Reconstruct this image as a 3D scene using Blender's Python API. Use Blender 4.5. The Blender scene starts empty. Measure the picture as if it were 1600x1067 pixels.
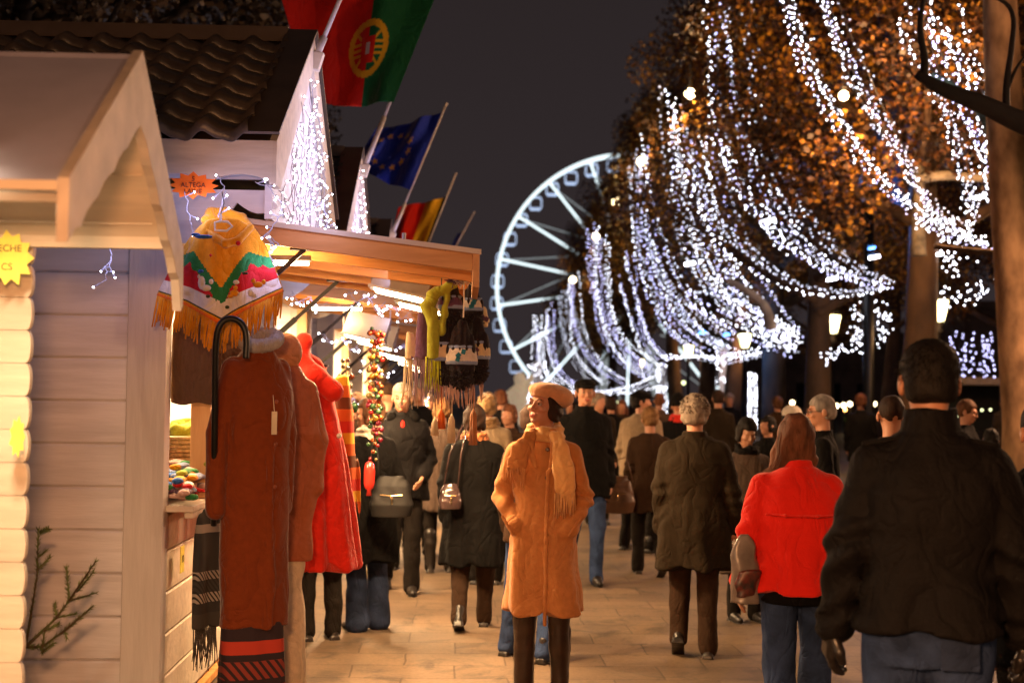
import bpy, math, random
import numpy as np
from mathutils import Vector, Matrix, Euler
R = math.radians
random.seed(7); RNG = np.random.default_rng(11)
SC = bpy.context.scene
COL = SC.collection

# ---------------------------------------------------------------- camera
F = 2222.0                                  # focal length in pixels of the 1600 px wide frame (50 mm)
cam_d = bpy.data.cameras.new('camera'); cam = bpy.data.objects.new('camera', cam_d); COL.objects.link(cam)
cam_d.lens = 50.0; cam_d.sensor_width = 36.0; cam_d.clip_start = 0.1; cam_d.clip_end = 3000
CAM_M = Matrix.Translation((0, 0, 1.65)) @ Matrix.Rotation(R(-2.01), 4, 'Z') @ Matrix.Rotation(R(92.2), 4, 'X') @ Matrix.Rotation(0.013, 4, 'Z')
cam.matrix_world = CAM_M
cam_d.dof.use_dof = True; cam_d.dof.focus_distance = 6.9; cam_d.dof.aperture_fstop = 2.5
SC.camera = cam
# ---------------------------------------------------------------- night sky
w = bpy.data.worlds.new('World'); SC.world = w; w.use_nodes = True
wn = w.node_tree.nodes; wl = w.node_tree.links
bg = wn['Background']
_tc = wn.new('ShaderNodeTexCoord'); _sx = wn.new('ShaderNodeSeparateXYZ'); _cr = wn.new('ShaderNodeValToRGB')
wl.new(_tc.outputs['Generated'], _sx.inputs[0]); wl.new(_sx.outputs['Z'], _cr.inputs[0])
_cr.color_ramp.elements[0].position = 0.0; _cr.color_ramp.elements[0].color = (0.033, 0.025, 0.027, 1)
_cr.color_ramp.elements[1].position = 0.45; _cr.color_ramp.elements[1].color = (0.019, 0.0135, 0.013, 1)
wl.new(_cr.outputs[0], bg.inputs['Color']); bg.inputs['Strength'].default_value = 1.0
# ---------------------------------------------------------------- exposure and render
SC.view_settings.view_transform = 'Standard'; SC.view_settings.look = 'None'
SC.view_settings.exposure = 0.0; SC.view_settings.gamma = 1.0
SC.render.engine = 'CYCLES'
cy = SC.cycles
cy.use_denoising = True; cy.denoiser = 'OPENIMAGEDENOISE'
cy.max_bounces = 5; cy.diffuse_bounces = 3; cy.glossy_bounces = 2; cy.transmission_bounces = 4; cy.transparent_max_bounces = 6
cy.sample_clamp_indirect = 1.5; cy.caustics_reflective = False; cy.caustics_refractive = False
cy.use_light_tree = True
try: cy.use_adaptive_sampling = True; cy.adaptive_threshold = 0.015
except Exception: pass

def ray(px, py):
    return CAM_M.to_3x3() @ Vector(((px - 800) / F, (533.5 - py) / F, -1.0))
def P(px, py, Y):
    """the point of the street seen at photo pixel (px, py) and standing Y metres down the street"""
    r = ray(px, py); return Vector((0, 0, 1.65)) + r * (Y / r.y)
def G(px, Y):
    """ground point under pixel column px at distance Y"""
    p = P(px, 622, Y)
    return Vector((p.x, Y, 0))
# ================================================================ materials
MATS = {}
def lin(r, g, b):
    f = lambda c: (c/255/12.92) if c/255 <= .04045 else ((c/255 + .055)/1.055)**2.4
    return (f(r), f(g), f(b))
def mat(name, col, rough=.7, metal=0, var=.15, scale=8, bump=.0, bscale=60, stretch=(1,1,1), sheen=0, emit=None, estr=0, sample=True,
        col2=None, sub=0, coat=0, trans=0, spec=.5, wr=0):
    if name in MATS: return MATS[name]
    m = bpy.data.materials.new(name); MATS[name] = m; m.use_nodes = True
    n = m.node_tree.nodes; l = m.node_tree.links; b = n['Principled BSDF']
    b.inputs['Roughness'].default_value = rough; b.inputs['Metallic'].default_value = metal
    b.inputs['Specular IOR Level'].default_value = spec
    if sheen: b.inputs['Sheen Weight'].default_value = sheen; b.inputs['Sheen Roughness'].default_value = .4
    if coat: b.inputs['Coat Weight'].default_value = coat
    if trans: b.inputs['Transmission Weight'].default_value = trans
    if sub: b.inputs['Subsurface Weight'].default_value = sub; b.inputs['Subsurface Radius'].default_value = (.01, .004, .002); b.inputs['Subsurface Scale'].default_value = 1
    tc = n.new('ShaderNodeTexCoord'); mp = n.new('ShaderNodeMapping'); mp.inputs['Scale'].default_value = stretch
    l.new(tc.outputs['Object'], mp.inputs[0])
    nz = n.new('ShaderNodeTexNoise'); nz.inputs['Scale'].default_value = scale; nz.inputs['Detail'].default_value = 5
    l.new(mp.outputs[0], nz.inputs['Vector'])
    mx = n.new('ShaderNodeMix'); mx.data_type = 'RGBA'
    c2 = col2 or tuple(c*(1-var*1.6) for c in col); c1 = tuple(min(1, c*(1+var)) for c in col) if not col2 else col
    cr = n.new('ShaderNodeMapRange'); cr.inputs[1].default_value = .32; cr.inputs[2].default_value = .68
    l.new(nz.outputs[0], cr.inputs[0]); l.new(cr.outputs[0], mx.inputs['Factor'])
    mx.inputs['A'].default_value = (*c2, 1); mx.inputs['B'].default_value = (*c1, 1)
    l.new(mx.outputs['Result'], b.inputs['Base Color'])
    if bump:
        n2 = n.new('ShaderNodeTexNoise'); n2.inputs['Scale'].default_value = bscale; n2.inputs['Detail'].default_value = 3
        l.new(mp.outputs[0], n2.inputs['Vector'])
        bp = n.new('ShaderNodeBump'); bp.inputs['Strength'].default_value = bump; bp.inputs['Distance'].default_value = .01
        l.new(n2.outputs[0], bp.inputs['Height']); l.new(bp.outputs[0], b.inputs['Normal'])
        if wr:      # soft creases
            m3 = n.new('ShaderNodeMapping'); m3.inputs['Scale'].default_value = (1.5, 1.5, 1.0); m3.inputs['Rotation'].default_value = (.3, .5, .4); l.new(tc.outputs['Object'], m3.inputs[0])
            n3 = n.new('ShaderNodeTexNoise'); n3.inputs['Scale'].default_value = 5.5; n3.inputs['Detail'].default_value = 2.5; n3.inputs['Distortion'].default_value = .8; l.new(m3.outputs[0], n3.inputs['Vector'])
            a1 = n.new('ShaderNodeMath'); a1.operation = 'SUBTRACT'; a1.inputs[1].default_value = .5; l.new(n3.outputs[0], a1.inputs[0]); a2 = n.new('ShaderNodeMath'); a2.operation = 'ABSOLUTE'; l.new(a1.outputs[0], a2.inputs[0])
            a3 = n.new('ShaderNodeMath'); a3.operation = 'POWER'; a3.inputs[1].default_value = .6; l.new(a2.outputs[0], a3.inputs[0])
            b3 = n.new('ShaderNodeBump'); b3.inputs['Strength'].default_value = wr; b3.inputs['Distance'].default_value = .035; l.new(a3.outputs[0], b3.inputs['Height']); l.new(b3.outputs[0], bp.inputs['Normal'])
    if emit:
        b.inputs['Emission Color'].default_value = (*emit, 1); b.inputs['Emission Strength'].default_value = estr
        if not sample: m.cycles.emission_sampling = 'NONE'
    return m
def cloth(name, col, rough=.9, var=.07, bump=.35, bscale=160, sheen=.25, scale=34, **k):
    k.setdefault('spec', .12); k.setdefault('wr', .55); return mat(name, col, rough, 0, var, scale, bump, bscale, sheen=sheen, **k)
def wood(name, col, col2, rough=.6, along='X', bump=.25, s=9):
    st = {'X': (.12, 1, 1), 'Y': (1, .12, 1), 'Z': (1, 1, .12)}[along]
    return mat(name, col, rough, 0, .1, s*2, bump, 70, stretch=st, col2=col2)

# ================================================================ mesh batch
class MB:
    def __init__(s): s.v = []; s.f = []; s.m = []; s.n = 0; s.mi = 0
    def add(s, vs, fs):
        b = s.n; s.v += [tuple(v) for v in vs]; s.n += len(vs)
        s.f += [tuple(b+i for i in f) for f in fs]; s.m += [s.mi]*len(fs)
    def box(s, x0, x1, y0, y1, z0, z1):
        vs = [(x,y,z) for x in (x0,x1) for y in (y0,y1) for z in (z0,z1)]
        s.add(vs, [(0,1,3,2),(4,6,7,5),(0,4,5,1),(2,3,7,6),(0,2,6,4),(1,5,7,3)])
    def obox(s, c, size, rot):
        hx, hy, hz = (k/2 for k in size); M = Euler(rot).to_matrix() if not isinstance(rot, Matrix) else rot
        vs = [M @ Vector((x,y,z)) + Vector(c) for x in (-hx,hx) for y in (-hy,hy) for z in (-hz,hz)]
        s.add(vs, [(0,1,3,2),(4,6,7,5),(0,4,5,1),(2,3,7,6),(0,2,6,4),(1,5,7,3)])
    def beam(s, a, b, w, h):
        a, b = Vector(a), Vector(b); d = b-a
        M = d.to_track_quat('X', 'Z').to_matrix(); s.obox((a+b)/2, (d.length, w, h), M)
    def prism(s, poly, fn, t0, t1):
        """poly: 2D outline, fn(u, v, t) -> 3D"""
        n = len(poly); vs = [fn(u, v, t0) for u, v in poly] + [fn(u, v, t1) for u, v in poly]
        fs = [tuple(range(n)), tuple(range(2*n-1, n-1, -1))] + [(i, n+i, n+(i+1) % n, (i+1) % n) for i in range(n)]
        s.add(vs, fs)
    def tube(s, pts, r, n=8, cap=True):
        pts = [Vector(p) for p in pts]; rs = r if hasattr(r, '__len__') else [r]*len(pts); vs = []
        up = Vector((0, 0, 1)); pu = None
        for i, p in enumerate(pts):
            t = (pts[min(i+1, len(pts)-1)] - pts[max(i-1, 0)]).normalized()
            if pu is None:
                u = t.cross(up) if abs(t.z) < .95 else t.cross(Vector((1, 0, 0)))
            else: u = pu - t*pu.dot(t)
            u.normalize(); pu = u; v = t.cross(u)
            for k in range(n):
                a = 2*math.pi*k/n; vs.append(p + (u*math.cos(a) + v*math.sin(a))*rs[i])
        fs = [(i*n+k, i*n+(k+1) % n, (i+1)*n+(k+1) % n, (i+1)*n+k) for i in range(len(pts)-1) for k in range(n)]
        if cap: fs += [tuple(range(n))[::-1], tuple(range((len(pts)-1)*n, len(pts)*n))]
        s.add(vs, fs)
    def lathe(s, prof, c=(0,0,0), n=16):
        c = Vector(c); vs = []
        for r, z in prof:
            for k in range(n):
                a = 2*math.pi*k/n; vs.append(c + Vector((r*math.cos(a), r*math.sin(a), z)))
        fs = [(i*n+k, i*n+(k+1) % n, (i+1)*n+(k+1) % n, (i+1)*n+k) for i in range(len(prof)-1) for k in range(n)]
        fs += [tuple(range(n))[::-1], tuple(range((len(prof)-1)*n, len(prof)*n))]
        s.add(vs, fs)
    def ball(s, c, r, n=6, m=4, sq=(1,1,1)):
        c = Vector(c); vs = [c + Vector((0,0,-r*sq[2]))]
        for j in range(1, m):
            t = -math.pi/2 + math.pi*j/m
            for k in range(n):
                a = 2*math.pi*k/n
                vs.append(c + Vector((math.cos(a)*math.cos(t)*r*sq[0], math.sin(a)*math.cos(t)*r*sq[1], math.sin(t)*r*sq[2])))
        vs.append(c + Vector((0,0,r*sq[2]))); L = len(vs)-1
        fs = [(0, 1+(k+1) % n, 1+k) for k in range(n)]
        for j in range(m-2):
            fs += [(1+j*n+k, 1+j*n+(k+1) % n, 1+(j+1)*n+(k+1) % n, 1+(j+1)*n+k) for k in range(n)]
        fs += [(L, 1+(m-2)*n+k, 1+(m-2)*n+(k+1) % n) for k in range(n)]
        s.add(vs, fs)
    def octa(s, c, r):
        x, y, z = c
        s.add([(x-r,y,z),(x+r,y,z),(x,y-r,z),(x,y+r,z),(x,y,z-r),(x,y,z+r)],
              [(0,2,5),(2,1,5),(1,3,5),(3,0,5),(2,0,4),(1,2,4),(3,1,4),(0,3,4)])
    def grid(s, P3):
        """P3: rows of 3D points"""
        nr, nc = len(P3), len(P3[0])
        s.add([p for row in P3 for p in row], [(i*nc+j, i*nc+j+1, (i+1)*nc+j+1, (i+1)*nc+j) for i in range(nr-1) for j in range(nc-1)])

def obj(name, mb, m, parent=None, smooth=False, bevel=0, loc=None, rot=None, solid=0):
    if isinstance(mb, MB):
        me = bpy.data.meshes.new(name); me.from_pydata(mb.v, [], mb.f)
        ms = m if isinstance(m, (list, tuple)) else [m]
        for k in ms: me.materials.append(k)
        if len(ms) > 1: me.polygons.foreach_set('material_index', mb.m)
        if smooth: me.polygons.foreach_set('use_smooth', [True]*len(me.polygons))
        me.update()
    else: me = mb
    o = bpy.data.objects.new(name, me); COL.objects.link(o)
    if parent is not None: o.parent = parent
    if loc is not None: o.location = loc
    if rot is not None: o.rotation_euler = rot
    if bevel:
        b = o.modifiers.new('bevel', 'BEVEL'); b.width = bevel; b.segments = 2; b.limit_method = 'ANGLE'
    if solid:
        b = o.modifiers.new('solidify', 'SOLIDIFY'); b.thickness = solid
    return o
def tag(o, label=None, cat=None, group=None, kind=None):
    if label: o['label'] = label
    if cat: o['category'] = cat
    if group: o['group'] = group
    if kind: o['kind'] = kind
    return o
def thing(name, label, cat, loc=(0,0,0), rotz=0, group=None):
    o = bpy.data.objects.new(name, None); COL.objects.link(o); o.empty_display_size = .2
    o.location = loc; o.rotation_euler = (0, 0, rotz); return tag(o, label, cat, group)
def kids(o): return [c for c in bpy.data.objects if c.parent == o]
def dup(root, loc, rotz, label=None, group=None, scale=None):
    r = root.copy(); COL.objects.link(r); r.location = loc; r.rotation_euler = (0, 0, rotz)
    if scale is not None: r.scale = scale
    if label: r['label'] = label
    if group: r['group'] = group
    for ch in kids(root):
        c = ch.copy(); COL.objects.link(c); c.parent = r
        for g in kids(ch):
            d = g.copy(); COL.objects.link(d); d.parent = c
    return r
def light(name, kind, loc, energy, color, parent=None, size=.1, rot=None, spot=None, size_y=None):
    ld = bpy.data.lights.new(name, kind); ld.energy = energy; ld.color = color
    if kind == 'POINT': ld.shadow_soft_size = size
    if kind == 'AREA':
        ld.size = size
        if size_y: ld.shape = 'RECTANGLE'; ld.size_y = size_y
    if kind == 'SPOT': ld.shadow_soft_size = size; ld.spot_size = spot or R(120); ld.spot_blend = .6
    o = bpy.data.objects.new(name, ld); COL.objects.link(o); o.location = loc
    if rot: o.rotation_euler = rot
    if parent is not None: o.parent = parent
    return o
def text_mesh(txt, size, extrude=.001, bold=0):
    c = bpy.data.curves.new('lettering', 'FONT'); c.body = txt; c.size = size; c.extrude = extrude; c.align_x = 'CENTER'; c.align_y = 'CENTER'
    c.offset = bold
    o = bpy.data.objects.new('lettering_tmp', c); COL.objects.link(o)
    bpy.context.view_layer.update()
    me = bpy.data.meshes.new_from_object(o.evaluated_get(bpy.context.evaluated_depsgraph_get()))
    bpy.data.objects.remove(o); return me

# ================================================================ smooth solids from distance fields
def nz3(x, y, z, f, seed=0, oct=3):
    """cheap smooth noise in about -1..1"""
    r = np.random.default_rng(seed); out = 0*x; a = 1.0; tot = 0
    for o in range(oct):
        for k in range(3):
            d = r.normal(size=3); d /= np.linalg.norm(d); ph = r.uniform(0, 6.28, 2); e = r.normal(size=3)*.6
            out = out + a*np.sin(f*(x*d[0]+y*d[1]+z*d[2]) + ph[0] + 1.3*np.sin(f*.7*(x*e[0]+y*e[1]+z*e[2]) + ph[1]))
        tot += 3*a*.6; a *= .5; f *= 1.9
    return out/tot
def smin(a, b, k):
    h = np.clip(.5 + .5*(b-a)/k, 0, 1); return b*(1-h) + a*h - k*h*(1-h)
class SDF:
    def __init__(s): s.p = []; s.disp = None; s.T = None
    # every primitive stores (bbox lo, hi, function, op, k)
    def _add(s, lo, hi, fn, op, k):
        lo, hi = np.array(lo, float), np.array(hi, float)
        if s.T is not None:
            M, o = s.T       # local -> figure: p = M q + o
            cs = np.array([[x,y,z] for x in (lo[0],hi[0]) for y in (lo[1],hi[1]) for z in (lo[2],hi[2])]) @ M.T + o
            lo, hi = cs.min(0), cs.max(0); g = fn
            fn = lambda x, y, z: g(*(((x-o[0])*M[0,i] + (y-o[1])*M[1,i] + (z-o[2])*M[2,i]) for i in range(3)))
        s.p.append((lo, hi, fn, op, k))
    def cap(s, a, b, ra, rb, k=.02, op='u', sq=None):
        a, b = np.array(a, float), np.array(b, float); m = max(ra, rb); d = b-a; L = max(d@d, 1e-9)
        sqv = np.array(sq if sq else (1,1,1), float)
        def fn(x, y, z):
            px, py, pz = x-a[0], y-a[1], z-a[2]
            h = np.clip((px*d[0]+py*d[1]+pz*d[2])/L, 0, 1)
            return np.sqrt(((px-d[0]*h)/sqv[0])**2 + ((py-d[1]*h)/sqv[1])**2 + ((pz-d[2]*h)/sqv[2])**2) - (ra+(rb-ra)*h)
        mm = m*sqv; s._add(np.minimum(a, b)-mm, np.maximum(a, b)+mm, fn, op, k)
    def chain(s, pts, rs, k=.02, op='u', sq=None):
        for i in range(len(pts)-1): s.cap(pts[i], pts[i+1], rs[i], rs[i+1], k, op, sq)
    def ell(s, c, r, k=.02, op='u'):
        c, r = np.array(c, float), np.array(r, float); m = r.min()
        def fn(x, y, z):
            q = np.sqrt(((x-c[0])/r[0])**2 + ((y-c[1])/r[1])**2 + ((z-c[2])/r[2])**2)
            g = np.sqrt(((x-c[0])/r[0]**2)**2 + ((y-c[1])/r[1]**2)**2 + ((z-c[2])/r[2]**2)**2)
            return q*(q-1)/np.maximum(g, 1e-6)
        s._add(c-r, c+r, fn, op, k)
    def loft(s, secs, k=.02, op='u', e=2.0):
        """secs: (z, cx, cy, rx, ry) rising in z"""
        S = np.array(secs, float); S = S[np.argsort(S[:, 0])]; z0, z1 = S[0,0], S[-1,0]
        def fn(x, y, z):
            zz = np.clip(z, z0, z1); cx, cy, rx, ry = (np.interp(zz, S[:,0], S[:,i]) for i in (1,2,3,4))
            q = (np.abs((x-cx)/rx)**e + np.abs((y-cy)/ry)**e)**(1/e)
            d = (q-1)*np.minimum(rx, ry); dz = np.maximum(z-z1, z0-z)
            return np.where(dz > 0, np.sqrt(np.maximum(d, 0)**2 + dz**2), np.maximum(d, dz))
        lo = [(S[:,1]-S[:,3]).min(), (S[:,2]-S[:,4]).min(), z0]; hi = [(S[:,1]+S[:,3]).max(), (S[:,2]+S[:,4]).max(), z1]
        s._add(lo, hi, fn, op, k)
    def box(s, lo, hi, k=.02, op='u', r=0):
        lo, hi = np.array(lo, float), np.array(hi, float); c = (lo+hi)/2; h = (hi-lo)/2 - r
        def fn(x, y, z):
            qx, qy, qz = abs(x-c[0])-h[0], abs(y-c[1])-h[1], abs(z-c[2])-h[2]
            return np.sqrt(np.maximum(qx,0)**2+np.maximum(qy,0)**2+np.maximum(qz,0)**2) + np.minimum(np.maximum(qx, np.maximum(qy, qz)), 0) - r
        s._add(lo, hi, fn, op, k)
    def mesh(s, name, h=.012, scale=1.0):
        us = [p for p in s.p if p[3] == 'u']
        lo = np.min([p[0] for p in us], 0) - 3.5*h - .015; hi = np.max([p[1] for p in us], 0) + 3.5*h + .015
        n = np.ceil((hi-lo)/h).astype(int)+1
        ax = [lo[i] + h*np.arange(n[i]) for i in range(3)]
        fld = np.full(n, .5, np.float32)
        for plo, phi, fn, op, k in s.p:
            pad = k + 3*h + .01
            i0 = np.maximum(np.floor((plo-pad-lo)/h).astype(int), 0); i1 = np.minimum(np.ceil((phi+pad-lo)/h).astype(int)+1, n)
            if np.any(i1 <= i0): continue
            sl = tuple(slice(i0[j], i1[j]) for j in range(3))
            x, y, z = np.meshgrid(*[ax[j][sl[j]] for j in range(3)], indexing='ij', sparse=True)
            d = fn(x, y, z)
            if op == 'u': fld[sl] = smin(fld[sl], d, k)
            else: fld[sl] = -smin(-fld[sl], d, k)
        if s.disp is not None:
            near = np.abs(fld) < .05
            idx = np.nonzero(near)
            fld[idx] += s.disp(ax[0][idx[0]], ax[1][idx[1]], ax[2][idx[2]]).astype(np.float32)
        v, f = surfnet(fld, lo, h)
        v = v*scale
        me = bpy.data.meshes.new(name)
        me.vertices.add(len(v)); me.vertices.foreach_set('co', v.astype(np.float32).ravel())
        me.loops.add(len(f)*4); me.loops.foreach_set('vertex_index', f.astype(np.int32).ravel())
        me.polygons.add(len(f)); me.polygons.foreach_set('loop_start', np.arange(0, len(f)*4, 4, dtype=np.int32))
        me.polygons.foreach_set('use_smooth', np.ones(len(f), bool))
        me.update(calc_edges=True); me.validate()
        return me
def surfnet(fld, lo, h):
    ins = fld < 0
    c = [ins[i:fld.shape[0]-1+i, j:fld.shape[1]-1+j, k:fld.shape[2]-1+k] for i in (0,1) for j in (0,1) for k in (0,1)]
    cnt = sum(a.astype(np.int8) for a in c); act = (cnt > 0) & (cnt < 8)
    ci = np.argwhere(act); ids = np.full(act.shape, -1, np.int64); ids[act] = np.arange(len(ci))
    cv = np.stack([fld[ci[:,0]+i, ci[:,1]+j, ci[:,2]+k] for i in (0,1) for j in (0,1) for k in (0,1)], 1)
    off = np.array([(i,j,k) for i in (0,1) for j in (0,1) for k in (0,1)], float)
    acc = np.zeros((len(ci), 3)); m = np.zeros(len(ci))
    for a in range(8):
        for b in range(a+1, 8):
            if np.abs(off[a]-off[b]).sum() != 1: continue
            va, vb = cv[:,a], cv[:,b]; x = (va < 0) != (vb < 0)
            t = np.where(x, va/np.where(x, va-vb, 1), 0)
            acc += np.where(x[:,None], off[a] + (off[b]-off[a])*t[:,None], 0); m += x
    v = lo + h*(ci + acc/m[:,None])
    faces = []
    for ax in range(3):
        sh = [slice(None)]*3; s0 = list(sh); s1 = list(sh); s0[ax] = slice(0, -1); s1[ax] = slice(1, None)
        A = ins[tuple(s0)]; B = ins[tuple(s1)]; e = np.argwhere(A != B); u, w_ = [(1,2),(2,0),(0,1)][ax]
        e = e[(e[:,u] > 0) & (e[:,w_] > 0) & (e[:,u] < fld.shape[u]-1) & (e[:,w_] < fld.shape[w_]-1)]
        if not len(e): continue
        du = np.zeros(3, int); dw = np.zeros(3, int); du[u] = 1; dw[w_] = 1
        q = [ids[tuple((e-du-dw).T)], ids[tuple((e-dw).T)], ids[tuple(e.T)], ids[tuple((e-du).T)]]
        q = np.stack(q, 1); fl = ~A[tuple(e.T)]; q[fl] = q[fl][:, ::-1]
        faces.append(q)
    return v, np.concatenate(faces)
def sobj(name, s, m, parent=None, h=.012, scale=1.0):
    me = s.mesh(name, h, scale); me.materials.append(m); return obj(name, me, None, parent)
def fringe(mb, a, b, n, L, r, seed, dirv=(0,0,-1), wob=.3):
    q = random.Random(seed); a, b = Vector(a), Vector(b); dirv = Vector(dirv)
    for i in range(n):
        p = a.lerp(b, (i+.5)/n) + Vector((q.uniform(-1,1), q.uniform(-1,1), 0))*r; l = L*q.uniform(.75,1.1); e = Vector((q.uniform(-1,1), q.uniform(-1,1), 0))*wob*l*.3
        mb.tube([p, p+dirv*l*.5+e*.4, p+dirv*l+e], [r, r*.95, r*.45], 5)

# ================================================================ avenue frame (trees and lamps run a little to the right of the chalets)
AV = R(3.81)
def A(off, d, z=0):
    """avenue coordinates: off metres to the right of its axis, d metres down it"""
    return Vector((d*math.sin(AV) + off*math.cos(AV), d*math.cos(AV) - off*math.sin(AV), z))

M_cream = mat('cream_painted_wood', (.66,.57,.46), .55, var=.09, scale=20, bump=.25, bscale=40, stretch=(.15,1,1))
M_white = mat('white_painted_wood', (.76,.74,.76), .5, var=.09, scale=18, bump=.25, bscale=45, stretch=(.12,1,1))
M_whitez = mat('white_painted_post', (.64,.60,.57), .5, var=.05, scale=18, bump=.25, bscale=45, stretch=(1,1,.12))
M_pine = wood('pine_boards', (.72,.36,.12), (.50,.22,.06), .5)
M_piney = wood('pine_beams', (.70,.36,.13), (.52,.24,.08), .5, 'Y')
M_pinez = wood('pine_posts', (.72,.48,.24), (.58,.34,.15), .5, 'Z')
M_tile = mat('dark_roof_tile', (.072,.054,.040), .34, var=.25, scale=7, bump=.15, bscale=90)
M_rake = mat('brown_metal_trim', (.11,.08,.06), .5, .3, var=.15, scale=5)
M_dark = mat('black_metal', (.012,.012,.012), .4, .4)
M_wire = mat('pale_cable', (.35,.33,.36), .5)
M_wireD = mat('dark_cable', (.02,.02,.025), .6)
M_led = mat('white_led', (.8,.8,.9), .4, emit=(.86,.88,1.0), estr=11, sample=False)
M_ledn = mat('white_led_near', (.8,.8,.9), .4, emit=(.86,.87,1.0), estr=26)
M_ledd = mat('dim_white_led', (.8,.8,.9), .4, emit=(.80,.82,1.0), estr=4, sample=False)
M_ledv = mat('violet_white_led', (.8,.8,.9), .4, emit=(.60,.58,1.0), estr=7, sample=False)
M_tube = mat('lit_floodlight_glass', (1,1,1), .3, emit=(1,.80,.48), estr=30, sample=False)
M_lant = mat('lit_lantern_glass', (1,1,1), .3, emit=(.93,1.0,.50), estr=3.2, sample=False)
M_warm = mat('lit_sodium_lamp', (1,1,1), .3, emit=(1,.78,.42), estr=14, sample=False)
M_amber = mat('lit_amber_lamp', (1,1,1), .3, emit=(1,.42,.10), estr=14, sample=False)
WARM = (1.0, .60, .28); SOD = (1.0, .50, .20); FRONT = (1.0, .54, .29)

# ---------------------------------------------------------------- ground
def ground_mat():
    m = bpy.data.materials.new('stone_paving'); m.use_nodes = True; n = m.node_tree.nodes; l = m.node_tree.links; b = n['Principled BSDF']
    tc = n.new('ShaderNodeTexCoord'); mp = n.new('ShaderNodeMapping'); mp.inputs['Rotation'].default_value = (0,0,R(0)); l.new(tc.outputs['Object'], mp.inputs[0])
    br = n.new('ShaderNodeTexBrick'); br.inputs['Scale'].default_value = 1; br.inputs['Brick Width'].default_value = .62; br.inputs['Row Height'].default_value = .40
    br.inputs['Mortar Size'].default_value = .007; br.inputs['Mortar Smooth'].default_value = .3; br.offset = .5
    br.inputs['Color1'].default_value = (.175,.115,.068,1); br.inputs['Color2'].default_value = (.130,.083,.048,1); br.inputs['Mortar'].default_value = (.085,.053,.030,1)
    wz = n.new('ShaderNodeTexNoise'); wz.inputs['Scale'].default_value = 3; wz.inputs['Detail'].default_value = 4; l.new(mp.outputs[0], wz.inputs['Vector']); wa = n.new('ShaderNodeVectorMath'); wa.operation = 'MULTIPLY_ADD'; wa.inputs[1].default_value = (.035,.035,0); l.new(wz.outputs['Color'], wa.inputs[0]); l.new(mp.outputs[0], wa.inputs[2]); l.new(wa.outputs[0], br.inputs['Vector'])
    nz = n.new('ShaderNodeTexNoise'); nz.inputs['Scale'].default_value = .9; nz.inputs['Detail'].default_value = 7; l.new(mp.outputs[0], nz.inputs['Vector'])
    nf = n.new('ShaderNodeTexNoise'); nf.inputs['Scale'].default_value = 40; nf.inputs['Detail'].default_value = 4; l.new(mp.outputs[0], nf.inputs['Vector'])
    mr = n.new('ShaderNodeMapRange'); mr.inputs[1].default_value = .3; mr.inputs[2].default_value = .7; mr.inputs[3].default_value = .50; mr.inputs[4].default_value = 1.15
    l.new(nz.outputs[0], mr.inputs[0])
    mx = n.new('ShaderNodeMix'); mx.data_type = 'RGBA'; mx.blend_type = 'MULTIPLY'; mx.inputs['Factor'].default_value = 1
    l.new(br.outputs['Color'], mx.inputs['A']); l.new(mr.outputs[0], mx.inputs['B'])
    m2 = n.new('ShaderNodeMapRange'); m2.inputs[1].default_value = .35; m2.inputs[2].default_value = .65; m2.inputs[3].default_value = .82; m2.inputs[4].default_value = 1.1; l.new(nf.outputs[0], m2.inputs[0])
    mz = n.new('ShaderNodeMix'); mz.data_type = 'RGBA'; mz.blend_type = 'MULTIPLY'; mz.inputs['Factor'].default_value = 1
    l.new(mx.outputs['Result'], mz.inputs['A']); l.new(m2.outputs[0], mz.inputs['B'])
    sn = n.new('ShaderNodeTexNoise'); sn.inputs['Scale'].default_value = 2.6; sn.inputs['Detail'].default_value = 8; sn.inputs['Roughness'].default_value = .7; sn.inputs['Distortion'].default_value = 1.2; l.new(mp.outputs[0], sn.inputs['Vector'])
    sm = n.new('ShaderNodeMapRange'); sm.inputs[1].default_value = .50; sm.inputs[2].default_value = .68; sm.inputs[3].default_value = 1; sm.inputs[4].default_value = .34; l.new(sn.outputs[0], sm.inputs[0])
    ms = n.new('ShaderNodeMix'); ms.data_type = 'RGBA'; ms.blend_type = 'MULTIPLY'; ms.inputs['Factor'].default_value = 1; l.new(mz.outputs['Result'], ms.inputs['A']); l.new(sm.outputs[0], ms.inputs['B'])
    l.new(ms.outputs['Result'], b.inputs['Base Color'])
    b.inputs['Roughness'].default_value = .62
    bp = n.new('ShaderNodeBump'); bp.inputs['Strength'].default_value = .5; bp.inputs['Distance'].default_value = .01
    ad = n.new('ShaderNodeMath'); ad.operation = 'MULTIPLY_ADD'; ad.inputs[1].default_value = .35; l.new(nf.outputs[0], ad.inputs[0]); 
    iv = n.new('ShaderNodeMath'); iv.operation = 'SUBTRACT'; iv.inputs[0].default_value = 1; l.new(br.outputs['Fac'], iv.inputs[1]); l.new(iv.outputs[0], ad.inputs[2])
    l.new(ad.outputs[0], bp.inputs['Height']); l.new(bp.outputs[0], b.inputs['Normal'])
    return m
g = MB(); g.add([(-300,-30,0),(300,-30,0),(300,700,0),(-300,700,0)], [(0,1,2,3)])
tag(obj('ground', g, ground_mat()), kind='structure')

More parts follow.
